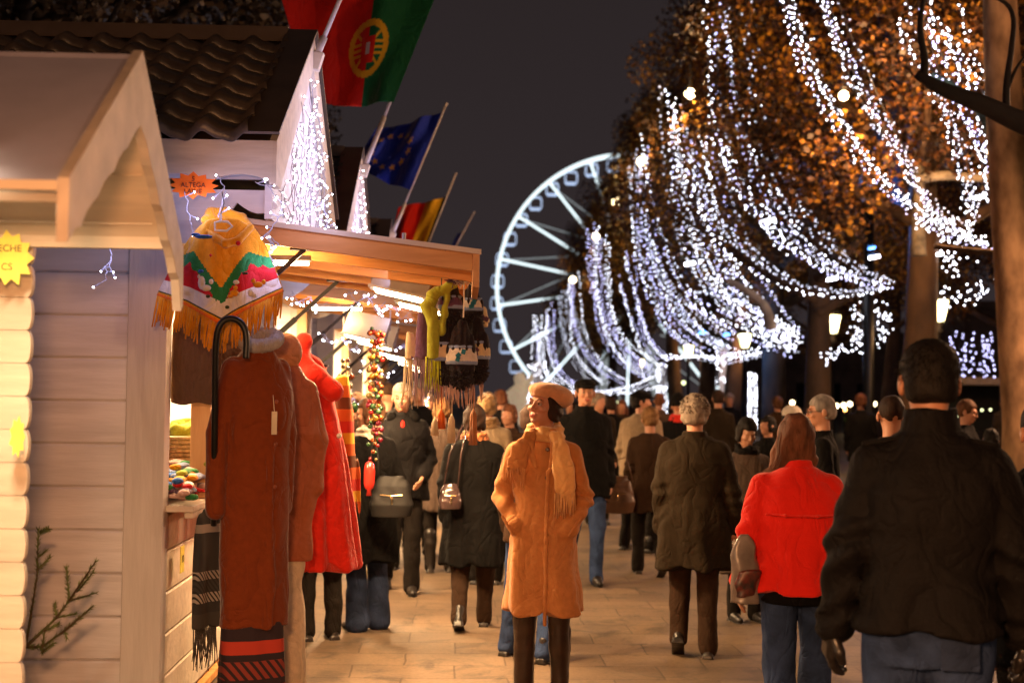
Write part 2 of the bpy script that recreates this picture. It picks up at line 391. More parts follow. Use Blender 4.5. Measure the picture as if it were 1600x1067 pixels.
# ================================================================ chalets
def boards(mb, fn, u0, u1, z0, z1, h=.2, t=.022, gap=.006):
    z = z0
    while z < z1-.01:
        zt = min(z+h, z1)
        mb.prism([(0, z+gap), (t*.75, z+gap), (t, z+gap+.008), (t, zt-.008), (t*.75, zt-.001), (0, zt-.001)], fn, u0, u1); z = zt
def tile_roof(mb, x0, x1, ya, za, yb, zb, rows, amp=.026, pitch=.205):
    """S tiles rising from the eave (ya,za) to the ridge (yb,zb)"""
    d = Vector((0, yb-ya, zb-za)); nrm = Vector((1,0,0)).cross(d).normalized()
    if nrm.z < 0: nrm = -nrm
    nx = int((x1-x0)/.0125)
    for r in range(rows):
        a = Vector((0, ya, za)) + d*(r/rows); b = Vector((0, ya, za)) + d*((r+1.12)/rows)
        P3 = []
        for t, lift in ((0, -.012), (0, .040), (.5, .026), (1.0, .002)):
            row = []
            for i in range(nx+1):
                x = x0 + (x1-x0)*i/nx; ph = (x/pitch) % 1
                wv = math.cos(2*math.pi*ph)*.85 + .25*math.cos(4*math.pi*ph + .9)
                p = a + (b-a)*t + nrm*(amp*wv + lift + .015); row.append((x, p.y, p.z))
            P3.append(row)
        mb.grid(P3)
GX = .515
def scallop(x0, x1, z0, z1, n, dep):
    """outline of a board whose lower edge is cut in shallow arcs"""
    out = [(x0, z1), (x0, z0)]
    for i in range(n):
        for k in range(1, 9):
            u = (i + k/8)/n; t = k/8
            out.append((x0+(x1-x0)*u, z0 + dep*math.sin(math.pi*t)**.6))
    return out + [(x1, z1)]
def make_chalet(label, loc, group='white wooden market chalets', contents=True):
    t = thing('market_chalet', label, 'chalet', loc, 0, group)
    XB = -2.6
    for s, nm in ((-1, 'side_wall'), (1, 'side_wall')):
        m = MB(); yw = 1.27*s
        fn = (lambda s_: (lambda u, z, w_: (w_, yw + (u if s_ > 0 else -u), z)))(s)
        boards(m, fn, XB, -.18, 0, 2.66)
        m.box(XB, -.18, min(yw, yw-.05*s), max(yw, yw-.05*s), 0, 2.66)
        m.box(XB+.1, GX-.06, min(yw-.05*s, yw-.02*s), max(yw-.05*s, yw-.02*s), 2.66, 2.80)
        obj(nm, m, M_white, t)
        m = MB(); m.box(-.178, .004, min(yw+.034*s, yw-.09*s), max(yw+.034*s, yw-.09*s), 0, 2.60); obj('corner_post', m, M_whitez, t, bevel=.004)
    m = MB(); m.box(XB-.05, XB, -1.27, 1.27, 0, 2.7); m.box(XB, 0, -1.2, 1.2, .02, .06); obj('back_wall', m, M_pine, t)
    m = MB(); fn = lambda u, z, w_: (-.045+u, w_, z)
    boards(m, fn, -1.176, 1.176, .08, 1.06, .2); m.box(-.09, -.046, -1.176, 1.176, .0, 1.06); obj('front_panel', m, M_cream, t)
    m = MB(); m.box(-.55, .135, -1.24, 1.24, 1.085, 1.115); m.box(.09, .13, -1.23, 1.23, 1.055, 1.083); obj('counter', m, M_cream, t, bevel=.003)
    m = MB(); m.box(-.15, -.02, -1.17, 1.17, 2.42, 2.58); m.box(-.11,-.02,-1.178,-1.10,1.118,2.418); m.box(-.11,-.02,1.10,1.178,1.118,2.418); obj('opening_frame', m, M_pinez, t, bevel=.003)
    m = MB(); m.box(XB, -.16, -1.2, 1.2, 2.52, 2.55); obj('ceiling', m, M_cream, t)
    # roof
    m = MB(); tile_roof(m, XB-.15, GX-.11, -1.56, 2.80, 0, 3.62, 8); tile_roof(m, XB-.15, GX-.11, 1.56, 2.80, 0, 3.62, 8)
    rf = obj('roof', m, M_tile, t, smooth=True)
    m = MB()
    for s in (-1, 1):
        m.add([(XB-.15, 1.5*s, 2.79), (GX-.02, 1.5*s, 2.79), (GX-.02, 0, 3.58), (XB-.15, 0, 3.58)], [(0,1,2,3)])
    obj('roof_deck', m, M_rake, rf, solid=.02)
    m = MB(); m.box(XB-.15, GX-.13, -.07, .07, 3.655, 3.70); m.beam((XB-.15,-.09,3.645), (GX-.13,-.09,3.645), .012, .07); obj('ridge_cap', m, M_rake, rf)
    m = MB()
    for s in (-1, 1):
        L = math.hypot(1.56, .87); a = math.atan2(.87, 1.56)
        c = Vector((GX-.055, s*.79, 3.26)); m.obox(c, (.17, L+.0, .012), (-s*a, 0, 0))
        for k in range(9):
            q = Vector((GX-.0, s*(.1+k*.17), 3.665-(.1+k*.17)*.545)); m.ball(q + Vector((-.012,0,.012)), .007)
    obj('rake_trim', m, M_rake, rf)
    # eaves boards with cut edges
    for s in (-1, 1):
        m = MB(); o = scallop(XB-.1, GX-.004, 2.60, 2.80, 11, .045); yy = s*1.50
        m.prism(o, lambda u, v, t_: (u, t_, v), yy-.012, yy+.012); obj('eaves_board', m, M_cream, t)
    # gable
    m = MB()
    for s in (-1, 1):
        m.prism([(s*1.51, 2.60), (s*1.51, 2.80), (0, 3.665), (0, 3.49), (s*1.36, 2.60)][::s], lambda u, v, t_: (t_, u, v), GX-.022, GX+.012)
    obj('barge_board', m, M_cream, t, bevel=.002)
    m = MB(); m.prism([(-1.36, 2.46), (1.36, 2.46), (1.36, 2.62), (0, 3.50), (-1.36, 2.62)], lambda u, v, t_: (t_, u, v), GX-.06, GX-.026); obj('gable_panel', m, M_white, t)
    m = MB()
    for s in (-1, 1):
        yy = s*1.30; pl = [(0, 2.60), (0, 2.34)]
        for k in range(9):
            u = k/8; pl.append((.02+.30*u, 2.34 + .20*u**2.2))
        for k in range(1, 7): pl.append((.32+.19*k/6, 2.54 - .05*math.sin(math.pi*k/6*.9)))
        pl.append((GX-.062, 2.60)); m.prism(pl, lambda u, v, t_: (u, t_, v), yy-.012, yy+.012)
        obj('side_bracket', m, M_white, t); m = MB()
    # raised shutter with joists
    L = 1.46; al = math.atan2(.17, L); ca, sa = math.cos(al), math.sin(al)
    T = lambda u, y, w_: Vector((.01 + u*ca - w_*sa*-1*0 + w_*sa*-0, y, 2.50 - u*sa + w_))
    m = MB()
    def bx(u0, u1, y0, y1, w0, w1):
        vs = [T(u, y, w_) for u in (u0,u1) for y in (y0,y1) for w_ in (w0,w1)]
        m.add(vs, [(0,1,3,2),(4,6,7,5),(0,4,5,1),(2,3,7,6),(0,2,6,4),(1,5,7,3)])
    k = 0; u = 0
    while k < 9:
        bx(L*k/9+.002, L*(k+1)/9-.002, -1.27, 1.27, -.015, 0); k += 1
    fl = obj('raised_shutter', m, M_piney, t)
    m = MB()
    for yy in (-1.27, -.66, -.05, .58, 1.23): bx(0, L-.032, yy, yy+.04, -.095, -.016)
    obj('shutter_joist', m, M_pine, fl, bevel=.002)
    m = MB(); bx(L-.03, L+.002, -1.275, 1.275, -.17, .002); obj('shutter_edge', m, M_piney, fl, bevel=.002)
    m = MB(); bx(0, .04, -1.22, 1.22, -.094, -.017); obj('hinge_rail', m, M_piney, fl, bevel=.002)
    m = MB(); bx(-.01, L+.01, -1.29, -1.272, -.012, .012); obj('shutter_rim', m, M_cream, fl)
    m = MB(); pl = scallop(.06, L, 2.215, 2.36, 5, .03)
    for yy in (-.96, .96):
        m = MB(); m.beam((-.0, yy, 1.80), (.60, yy, 2.36), .022, .022); m.beam((-.0, yy, 1.80), (.34, yy, 2.117), .032, .032); m.box(.53, .67, yy-.03, yy+.03, 2.355, 2.395)
        obj('gas_strut', m, M_dark, t)
    return t
def make_flood(loc, label, group, power, rz=0, tilt=-14, col=WARM):
    f = thing('floodlight', label, 'floodlight', loc, rz, group); f.scale = (1.5, 1.5, 1.3)
    m = MB(); m.prism([(-.07,.09),(.07,.09),(.115,-.05),(-.115,-.05)], lambda u, v, t_: (t_, u, v), -.11, .11)
    m.box(-.118,.118,-.125,.125,-.062,-.051)
    obj('lamp_housing', m, mat('pale_lamp_housing', (.45,.42,.38), .4, .2), f, rot=(0, R(14), 0))
    m = MB(); m.box(-.095,.095,-.098,.098,-.070,-.0625); obj('lamp_glass', m, M_tube, f, rot=(0, R(14), 0))
    m = MB(); m.box(-.125,-.118,-.01,.01,-.01,.14); m.box(.118,.125,-.01,.01,-.01,.14); m.box(-.125,.125,-.012,.012,.14,.148); m.tube([(0,0,.148),(0,0,.22)], .008); obj('mounting_bracket', m, M_wire, f)
    light('flood_beam', 'AREA', (0, 0, -.10), power, col, f, .18, rot=(0, R(tilt), 0))
    return f
CHX = -1.385
CH = [(8.0, 'white chalet with tiled roof and lit gable above the hanging poncho'),
      (11.8, 'white chalet behind the knitwear chalet, its narrow lit gable beside the blue flag'),
      (16.6, 'white chalet with dark roof behind the black, yellow and red flag'),
      (21.2, 'distant lit chalet in the row beyond the hanging decorations'),
      (25.6, 'farthest lit chalet at the end of the market row')]
ch0 = make_chalet(CH[0][1], (CHX, CH[0][0], 0))
for y, lb in CH[1:]:
    dup(ch0, (CHX, y, 0), 0, lb)
dup(ch0, (CHX-.15, -1.2, 0), 0, 'white chalet out of view beside the photographer')
FG = 'floodlights under the raised shutters'
make_flood(P(630, 440, 8.35), 'larger lit floodlight hanging under the near wooden shutter', FG, 150)
make_flood(P(664, 464, 9.3), 'smaller lit floodlight hanging behind another one under the near shutter', FG, 90)
for i, y in enumerate((11.2, 12.6, 16.0, 17.6, 20.8, 25.4)):
    make_flood((-.75, y, 2.16), ['lit floodlight under the second shutter beside the hanging baubles','lit floodlight at the far end of the second shutter','lit floodlight under the third shutter','lit floodlight at the far end of the third shutter','lit floodlight under the fourth shutter','lit floodlight under the last shutter of the row'][i], FG, 110)
make_flood((-.80, -.6, 2.16), 'lit floodlight under the shutter beside the photographer', FG, 200)
make_flood((-.35, .9, 2.15), 'added floodlight out of view lighting the camel coat woman from the left', FG, 240, R(72), -62, (1,.42,.16))  # extra unseen lamp, added to light the woman's face and coat
# interior strip lights
for i, (y, e) in enumerate(((8.0, 170), (11.8, 240), (16.6, 260), (21.2, 260))):
    s = thing('strip_light', ['strip light on the ceiling of the knitwear chalet','strip light inside the second chalet','strip light inside the third chalet','strip light inside the fourth chalet'][i], 'lamp', (-2.0, y, 2.49), 0, 'strip lights inside the chalets')
    m = MB(); m.box(-.03,.03,-.6,.6,.0,.03); obj('fitting', m, M_cream, s)
    m = MB(); m.tube([(0,-.58,-.012),(0,.58,-.012)], .012); obj('tube', m, M_tube, s)
    light('strip_glow', 'AREA', (0,0,-.03), e, (1,.66,.34), s, .1, size_y=1.1)

for yy, lb in ((7.15, 'lit strip lamp under the near wooden shutter beside the poncho'), (10.95, 'lit strip lamp under the second shutter')):
    s = thing('strip_light', lb, 'lamp', (CHX+.42, yy, 2.30), 0, 'strip lamps under the shutters')
    m = MB(); m.box(-.20,.20,-.02,.02,.014,.04); obj('fitting', m, M_cream, s); m = MB(); m.tube([(-.19,0,0),(.19,0,0)], .010); obj('tube', m, M_tube, s)
    light('strip_glow', 'POINT', (0,.02,-.03), 26 if yy < 9 else 12, (1,.56,.22), s, .06)
# ---------------------------------------------------------------- near small chalet with open porch gable
def near_chalet():
    t = thing('porch_chalet', 'nearest cream chalet at the left with smooth roof and pointed porch', 'chalet', (CHX, 4.01, 0))
    M_roofp = mat('smooth_painted_roof', (.36,.35,.46), .42, var=.06, scale=6)
    gx = .475
    m = MB()
    for s, ye, ze in ((-1, -.69, 2.13), (1, .60, 2.13)):
        m.add([(-2.4, ye, ze), (gx-.03, ye, ze), (gx-.03, 0, 2.585), (-2.4, 0, 2.585)], [(0,1,2,3)])
    obj('roof', m, M_roofp, t, solid=.02)
    m = MB(); m.box(-2.4, gx-.03, -.703, -.69, 2.112, 2.135); obj('eaves_edge', m, M_cream, t)
    m = MB()
    def rag(y0, z0, y1, z1, w0, w1, seed):
        r = random.Random(seed); up = [(y0 + (y1-y0)*k/14, z0+(z1-z0)*k/14) for k in range(15)]
        lo = []
        for k in range(15):
            f = k/14; w_ = w0+(w1-w0)*f
            lo.append((y0+(y1-y0)*f, z0+(z1-z0)*f - w_ - (.012 if k % 3 == 0 else 0) - r.random()*.006))
        return up, lo
    # near rake board, pointed at its lower end; far rake board
    up, lo = rag(0, 2.61, -.70, 2.15, .20, .15, 1); poly = up + [(-.715, 2.14), (-.715, 1.99)] + lo[::-1][1:]
    m.prism(poly, lambda u, v, t_: (t_, u, v), gx-.028, gx)
    up, lo = rag(0, 2.61, .62, 2.13, .20, .15, 2); poly = up + [(.64, 2.12), (.65, 1.93), (.62, 1.91)] + lo[::-1][1:]
    m.prism(poly[::-1], lambda u, v, t_: (t_, u, v), gx-.028, gx)
    obj('barge_board', m, mat('worn_cream_board', (.50,.43,.37), .55, var=.12, scale=9, bump=.3, bscale=40), t, bevel=.002)
    m = MB()      # inner lining of the porch: two slopes and the beam where it meets the far wall
    m.add([(-2.3,-.66,2.09),(gx-.04,-.66,2.09),(gx-.04,0,2.545),(-2.3,0,2.545)], [(0,1,2,3)])
    m.add([(-2.3,.52,2.12),(gx-.04,.52,2.12),(gx-.04,0,2.545),(-2.3,0,2.545)], [(3,2,1,0)])
    m.box(-2.3, gx-.04, .50, .535, 2.10, 2.33)
    for z in (2.17, 2.30): m.beam((-.1, .46-(z-2.12)*1.2+.04, z+.0), (gx-.06, .46-(z-2.12)*1.2+.04, z+.0), .006, .006)
    obj('porch_lining', m, M_cream, t)
    m = MB()      # far wall: log siding seen end on
    fn = lambda u, z, w_: (w_, .56-u, z)
    pit = .105; z = 2.26
    while z > 0:
        pl = [(0, z), (0, z-pit)]
        pr = [(-.026 + .026*math.cos(-1.15+2.3*k/10)/1.0, z-pit/2+ (pit/2-.001)*math.sin(-1.57+3.14*k/10)) for k in range(11)]
        m.prism([(-.12, z-.001), (-.12, z-pit+.001)] + pr, lambda u, v, t_: (u+.012, t_, v), .57, .60)
        z -= pit
    obj('log_wall_end', m, M_cream, t)
    m = MB(); m.box(-2.3, -.105, .54, .60, 0, 2.12); m.box(-2.32,-2.26,-.7,.6,0,2.1); obj('side_wall', m, M_cream, t)
    m = MB(); m.box(-.17, -.12, -.75, .50, 0, 2.05); obj('front_door', m, mat('bright_white_door', (.80,.78,.72), .5, var=.03), t)
    m = MB(); m.box(-.118,-.105, .40,.498,0,2.05); obj('door_frame', m, M_white, t)
    return t
near_chalet()
nl = thing('strip_light', 'strip light under the porch roof of the nearest chalet', 'lamp', (CHX+.16, 3.62, 2.22))
m = MB(); m.box(-.025,.025,-.3,.3,0,.03); obj('fitting', m, M_cream, nl)
m = MB(); m.tube([(0,-.29,-.012),(0,.29,-.012)], .011); obj('tube', m, M_tube, nl)
light('strip_glow', 'AREA', (0,0,-.035), 42, (1,.76,.46), nl, .06, size_y=.6)

# ---------------------------------------------------------------- gable lights
def bulbs_mesh(mb_b, mb_w, pts, r=.006, L=.022):
    for p in pts:
        d = Vector((RNG.normal(), RNG.normal(), RNG.normal())).normalized()
        mb_b.octa(p, r*1.15); mb_w.tube([p - d*L, p], r*.55, 5)
def gable_lights(cy, n, label, seed):
    r = random.Random(seed); t = thing('fairy_lights', label, 'fairy lights', (CHX+GX, cy, 2.46), 0, 'fairy lights on the chalet gables')
    b, w_ = MB(), MB(); strands = int(n/14)
    for s in range(strands):
        y0 = -1.33 + 2.66*(s+.5)/strands + r.uniform(-.05,.05); top = 1.12*(1-abs(y0)/1.36)*r.uniform(.75, 1.0) + .08
        p = []; k = 0; zz = top
        while zz > -.02:
            p.append(Vector((.0 + r.uniform(.0,.03), y0 + .05*math.sin(zz*17+s*2) + r.uniform(-.02,.02), zz))); zz -= .055
        if len(p) > 2: w_.tube(p, .0022, 4)
        for q in p:
            if r.random() < .8: bulbs_mesh(b, w_, [q + Vector((r.uniform(0,.02), r.uniform(-.03,.03), r.uniform(-.02,.02)))], .0052)
    tag(obj('bulbs', b, M_ledn, t), kind='stuff'); obj('cable', w_, M_wire, t)
    light('fairy_glow', 'AREA', (.45, 0, .42), 11, (.60,.58,1.0), t, 1.2, rot=(0, R(90), 0))
    return t
gable_lights(8.0, 330, 'tangled white fairy lights covering the tall gable beside the red and green flag', 1)
gable_lights(11.8, 200, 'white fairy lights on the narrow gable beside the blue flag', 2)
gable_lights(16.6, 120, 'white fairy lights on the gable behind the wooden shutter', 3)
def loose_lights(pts, label, seed, r=.0055, branch=2, glow=1.2):
    rr = random.Random(seed); c = pts[0]; t = thing('fairy_lights', label, 'fairy lights', c, 0, 'loose fairy light ends around the poncho')
    b, w_ = MB(), MB(); q = [Vector(p)-c for p in pts]; fine = []
    for i in range(len(q)-1):
        for k in range(6):
            f = k/6; fine.append(q[i].lerp(q[i+1], f) + Vector((rr.uniform(-1,1), rr.uniform(-1,1), rr.uniform(-1,1)))*.006)
    w_.tube(fine, .0022, 5)
    for i in range(1, len(fine), 4):
        for _ in range(branch):
            e = fine[i] + Vector((rr.uniform(-1,1), rr.uniform(-.6,.2), rr.uniform(-1,.6)))*.05; w_.tube([fine[i], e], .0018, 4); b.octa(e, r); w_.tube([fine[i].lerp(e,.55), e], .0042, 5)
    tag(obj('bulbs', b, M_ledn, t), kind='stuff'); obj('cable', w_, M_wire, t)
    if glow: light('fairy_glow', 'POINT', sum(q, Vector())/len(q) + Vector((.02,-.06,.02)), glow, (.55,.55,1.0), t, .05)
Yl = 6.35
loose_lights([P(400,285,Yl), P(420,292,Yl), P(445,320,Yl), P(432,345,Yl), P(418,368,Yl), P(440,385,Yl)], 'loop of white fairy lights hanging right of the orange star sign', 1)
loose_lights([P(425,375,Yl), P(418,405,Yl), P(432,430,Yl), P(424,455,Yl)], 'short string of white fairy lights dangling over the poncho shoulder', 2)
loose_lights([P(343,275,Yl), P(353,300,Yl), P(342,330,Yl), P(340,365,Yl), P(338,402,Yl)], 'string of white fairy lights hanging in front of the poncho neck', 3, branch=1)
loose_lights([P(290,300,Yl), P(296,345,Yl), P(302,365,Yl)], 'two fairy lights beside the pointed porch tip', 4, branch=1)
loose_lights([P(174,383,6.2), P(174,410,6.2), P(165,420,6.2), P(168,440,6.2)], 'curled fairy light cable hanging in front of the white board wall', 5, branch=1)
loose_lights([P(470,330,6.6), P(505,318,6.6), P(512,345,6.6), P(508,360,6.6)], 'fairy light ends sticking out from the corner of the tall gable', 6)
for i, (x, y, Y) in enumerate(((455,455,10.3),(545,455,10.3),(505,520,10.5),(560,560,14),(600,530,14.5),(620,600,15),(520,610,14),(585,470,11))):
    loose_lights([P(x,y,Y), P(x+12,y+18,Y), P(x+30,y+8,Y), P(x+42,y+30,Y), P(x+60,y+14,Y)], ['fairy lights','white lights','small lights'][i % 3] + ' strung ' + ['above the second shutter, left end','above the second shutter, middle','on the grey wall behind the first gas strut','on the wall behind the hanging baubles','under the third shutter','deep in the row of chalets','low on the wall beside the striped shawl','along the top of the second shutter'][i], 20+i, .008)

# ---------------------------------------------------------------- flags
M_pole = mat('white_flag_pole', (.62,.58,.56), .4)
def flagpole(base, tip, label, flag=None):
    t = thing('flagpole', label, 'flagpole', base, 0, 'flagpoles leaning out from the gables'); d = tip-base
    m = MB(); m.tube([Vector((0,0,0)), d*.25], .021, 10); m.tube([d*.22, d], .013, 10); m.ball(d, .02); obj('pole', m, M_pole, t, smooth=True)
    m = MB(); m.prism([(-.10,-.02),(.03,-.05),(.06,.05),(-.10,.07)], lambda u,v,t_: (u,t_,v), -.035, .035); obj('holder', m, M_cream, t, bevel=.004)
    return t
def flag(name, label, corners, mats, colfn, Y, group=None, N=(54,40), wave=.05, seed=0):
    """corners: hoist top, hoist bottom, fly bottom, fly top (photo pixels) and folds in depth"""
    c = [P(x, y, Y+dy) for x, y, dy in corners]; root = thing(name, label, 'flag', c[1], 0, group)
    mb = MB(); nu, nv = N; rows = []
    r = random.Random(seed)
    for j in range(nv+1):
        v = j/nv; row = []
        for i in range(nu+1):
            u = i/nu; a = c[0].lerp(c[3], u); b = c[1].lerp(c[2], u); p = a.lerp(b, v)
            p = p + Vector((0, 1, 0))*(wave*(math.sin(u*9 + v*3.2 + seed) + .5*math.sin(u*17 - v*4))*min(1, u*3)) + Vector((0,0,1))*(.02*math.sin(u*7+seed)*u)
            row.append(p - c[1])
        rows.append(row)
    mb.grid(rows); mb.m = [colfn((i+.5)/nu, (j+.5)/nv) for j in range(nv) for i in range(nu)]
    obj('cloth', mb, mats, root, smooth=True, solid=.002); return root
fr = cloth('flag_red', (.62,.018,.008), .75, bump=.1, scale=4); fg = cloth('flag_green', (.012,.13,.045), .75, bump=.1, scale=4)
fy = cloth('flag_yellow', (.72,.42,.02), .75, bump=.1, scale=4); fb = cloth('flag_blue', (.015,.035,.36), .75, bump=.1, scale=4); fk = cloth('flag_black', (.01,.01,.01), .75, bump=.1); fw = cloth('flag_white', (.6,.6,.6), .75, bump=.1)
def port(u, v):
    if u < .40:
        base = 1
    else: base = 0
    x, y = (u-.40)*1.5, (v-.5); rr = math.hypot(x, y)*1/.25
    if rr < 1.0:
        if abs(rr-.88) < .12: return 2
        if abs(x) < .055 and abs(y) < .085: return 3 if abs(x) < .028 and abs(y) < .05 else 0
        if abs(x) < .085 and -.105 < y < .12: return 0
        if abs(abs(y)-.045) < .012 or abs(x-y) < .016 or abs(x+y) < .014 or abs(y) < .01: return 2
    return base
def inst(a, b, f): return a + (b-a)*f
flagpole(P(490,98,8.0), P(556,-60,8.0), 'white flagpole on the tallest gable, its flag above the picture')
flagpole(P(567,268,11.8), P(700,-70,11.8), 'white flagpole of the red and green flag')
flagpole(P(611,371,16.6), P(697,163,16.6), 'white flagpole carrying the blue flag with yellow stars')
flagpole(P(645,440,21.0), P(712,272,21.0), 'dark tipped flagpole of the black, yellow and red flag')
flagpole(P(665,470,25.4), P(741,332,25.4), 'farthest small flagpole behind the wooden shutter')
FLG = 'flags leaning out over the row of chalets'
pf = flag('flag', 'large red and green flag with a yellow ringed emblem', [(684,-14,0),(615,160,0),(488,168,.25),(438,-6,-.1)], [fr, fg, fy, fw], port, 11.75, FLG, (120,80), .07, 1)
def eu(u, v):
    for k in range(12):
        a = k*math.pi/6; cx, cy = .55+.27*math.cos(a)*1.0, .5+.30*math.sin(a); dx, dy = (u-cx)/.68, (v-cy)
        r_ = math.hypot(dx, dy); th = math.atan2(dx, dy)
        if r_ < .060*(.62+.38*math.cos(5*th)): return 1
    return 0
flag('flag', 'dark blue flag with a ring of yellow stars', [(690,176,0),(641,297,0),(545,262,.35),(590,205,.2)], [fb, fy], eu, 16.55, FLG, (110,90), .10, 2)
flag('flag', 'black, yellow and red flag drooping behind the wooden shutter', [(697,308,0),(655,415,0),(605,400,.2),(622,325,.1)], [fk, fy, fr], lambda u, v: 0 if u < .06 else (1 if u < .42 else 2), 20.95, FLG, (50,40), .06, 3)
flag('flag', 'tightly furled dark blue flag on the farthest flagpole', [(722,362,0),(690,430,0),(682,432,.1),(712,368,.1)], [fb], lambda u, v: 0, 25.35, FLG, (20,20), .02, 4)

# ================================================================ trees
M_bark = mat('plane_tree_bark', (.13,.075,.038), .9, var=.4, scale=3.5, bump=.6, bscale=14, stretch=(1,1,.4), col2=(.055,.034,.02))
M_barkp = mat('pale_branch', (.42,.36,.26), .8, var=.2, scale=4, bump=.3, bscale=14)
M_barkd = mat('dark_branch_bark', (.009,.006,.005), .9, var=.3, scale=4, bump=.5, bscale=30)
def leaf_mat(name, cols):
    m = bpy.data.materials.new(name); m.use_nodes = True; n = m.node_tree.nodes; l = m.node_tree.links; b = n['Principled BSDF']
    tc = n.new('ShaderNodeTexCoord'); nz = n.new('ShaderNodeTexNoise'); nz.inputs['Scale'].default_value = .45; nz.inputs['Detail'].default_value = 3; n2 = n.new('ShaderNodeTexWhiteNoise')
    vm = n.new('ShaderNodeVectorMath'); vm.operation = 'SNAP'; vm.inputs[1].default_value = (.11,.11,.11); l.new(tc.outputs['Object'], vm.inputs[0]); l.new(vm.outputs[0], n2.inputs['Vector'])
    l.new(tc.outputs['Object'], nz.inputs['Vector']); ma = n.new('ShaderNodeMath'); ma.operation = 'MULTIPLY_ADD'; ma.inputs[1].default_value = .34; l.new(n2.outputs['Value'], ma.inputs[0]); m2 = n.new('ShaderNodeMath'); m2.operation = 'MULTIPLY'; m2.inputs[1].default_value = .72; l.new(nz.outputs[0], m2.inputs[0]); l.new(m2.outputs[0], ma.inputs[2])
    cr = n.new('ShaderNodeValToRGB'); l.new(ma.outputs[0], cr.inputs[0])
    e = cr.color_ramp.elements
    e[0].position = .40; e[0].color = (*cols[0], 1); e[1].position = .72; e[1].color = (*cols[-1], 1)
    for i, c in enumerate(cols[1:-1]):
        q = e.new(.40 + .32*(i+1)/(len(cols)-1)); q.color = (*c, 1)
    l.new(cr.outputs[0], b.inputs['Base Color']); b.inputs['Roughness'].default_value = .6
    return m
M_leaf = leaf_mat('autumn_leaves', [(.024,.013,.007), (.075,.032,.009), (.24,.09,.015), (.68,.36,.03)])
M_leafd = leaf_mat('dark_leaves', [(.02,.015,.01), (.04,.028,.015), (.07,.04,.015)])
def leaves(mb, cloud, n, size, r):
    """cloud: list of (centre, radii)"""
    wts = [c[1][0]*c[1][1]*c[1][2] for c in cloud]
    for _ in range(n):
        c, rad = r.choices(cloud, wts)[0]
        d = Vector((r.gauss(0,1), r.gauss(0,1), r.gauss(0,1))).normalized()*(r.random()**.45)
        p = Vector((c[0]+d.x*rad[0], c[1]+d.y*rad[1], c[2]+d.z*rad[2]))
        s = size*r.uniform(.6, 1.35); u = Vector((r.gauss(0,1), r.gauss(0,1), r.gauss(0,.6))).normalized(); v = u.orthogonal().normalized()
        v = (v*math.cos(r.random()*6) + u.cross(v)*math.sin(r.random()*6)).normalized()
        mb.add([p-u*s*.55, p+v*s*.45+u*s*.05, p+u*s*.6, p-v*s*.45+u*s*.05], [(0,1,2,3)])
def make_tree(label, loc, seed, group, n=7000, H=15.5, base=4.4, rad=4.0, tr=.34, lm=None, lsz=.115, bm=None):
    r = random.Random(seed); t = thing('plane_tree', label, 'tree', loc, r.uniform(0, 6), group)
    m = MB(); pts = []; rs = []
    for k in range(9):
        f = k/8; pts.append((.22*math.sin(f*4+seed), .2*math.sin(f*3+seed*2), f*H*.72)); rs.append(tr*(1.25 if k == 0 else 1-.72*f))
    m.tube(pts, rs, 14); obj('trunk', m, bm or M_bark, t, smooth=True)
    cloud = []; m = MB()
    for k in range(15):
        z0 = base*.85 + (H*.68-base)*k/15 + r.uniform(-.2,.3); a = k*2.4 + r.uniform(-.4,.4); L = rad*(1-.5*(k/15))*r.uniform(.7,1.05)
        p0 = Vector((0,0,z0)); p1 = Vector((math.cos(a)*L*.5, math.sin(a)*L*.5, z0+L*.28)); p2 = Vector((math.cos(a)*L, math.sin(a)*L, z0+L*.62))
        m.tube([p0, p0.lerp(p1,.5)+Vector((0,0,-.05)), p1, p1.lerp(p2,.5), p2], [.13,.11,.08,.05,.02], 7)
        for q in (p1, p1.lerp(p2,.5), p2):
            e = q + Vector((r.uniform(-1,1), r.uniform(-1,1), r.uniform(-.1,1)))*.9; m.tube([q, e], [.035,.01], 5)
            cloud.append((q + Vector((0,0,.3)), (r.uniform(.7,1.25), r.uniform(.7,1.25), r.uniform(.6,1.0))))
    for k in range(14):
        z = base + (H-base)*(k+.5)/14; f = (z-base)/(H-base); q = rad*math.sin(math.pi*min(1,(.22+.78*f)))**.7*.72
        for j in range(3):
            a = r.random()*6.28; cloud.append(((math.cos(a)*q, math.sin(a)*q, z+r.uniform(-.4,.4)), (r.uniform(.5,1.05),)*3))
    obj('limbs', m, bm or M_bark, t, smooth=True)
    m = MB(); leaves(m, cloud, n, lsz, r); obj('crown', m, lm or M_leaf, t)
    return t
TG = 'plane trees lining the avenue'
M_barkl = mat('orange_lit_plane_bark', (.40,.24,.12), .9, var=.4, scale=5.0, bump=1.0, bscale=9, stretch=(1,1,.5), col2=(.12,.065,.03))  # lamp light on the edge trunk is put into this lighter bark colour
T = [(5.42, 16.8, 'plane tree with orange lit trunk at the right edge of the picture'), (6.1, 24.5, 'plane tree with pale bark patch behind the tall man in the dark jacket'),
     (6.0, 33.0, 'plane tree with dark reddish trunk left of the green tinted street lantern'), (6.2, 41.0, 'mossy green trunked plane tree above the red jacket woman'),
     (6.0, 48.0, 'plane tree with slim lit trunk right of the white light column'), (5.9, 57.0, 'plane tree behind the grey haired man, trunk left of the light column'),
     (5.5, 67.0, 'distant plane tree above the person with the red scarf'), (4.6, 78.0, 'distant plane tree above the man with the beige jacket'),
     (3.6, 90.0, 'far plane tree standing before the big wheel'), (2.6, 104.0, 'farthest plane tree, its tip inside the big wheel')]
protos = []
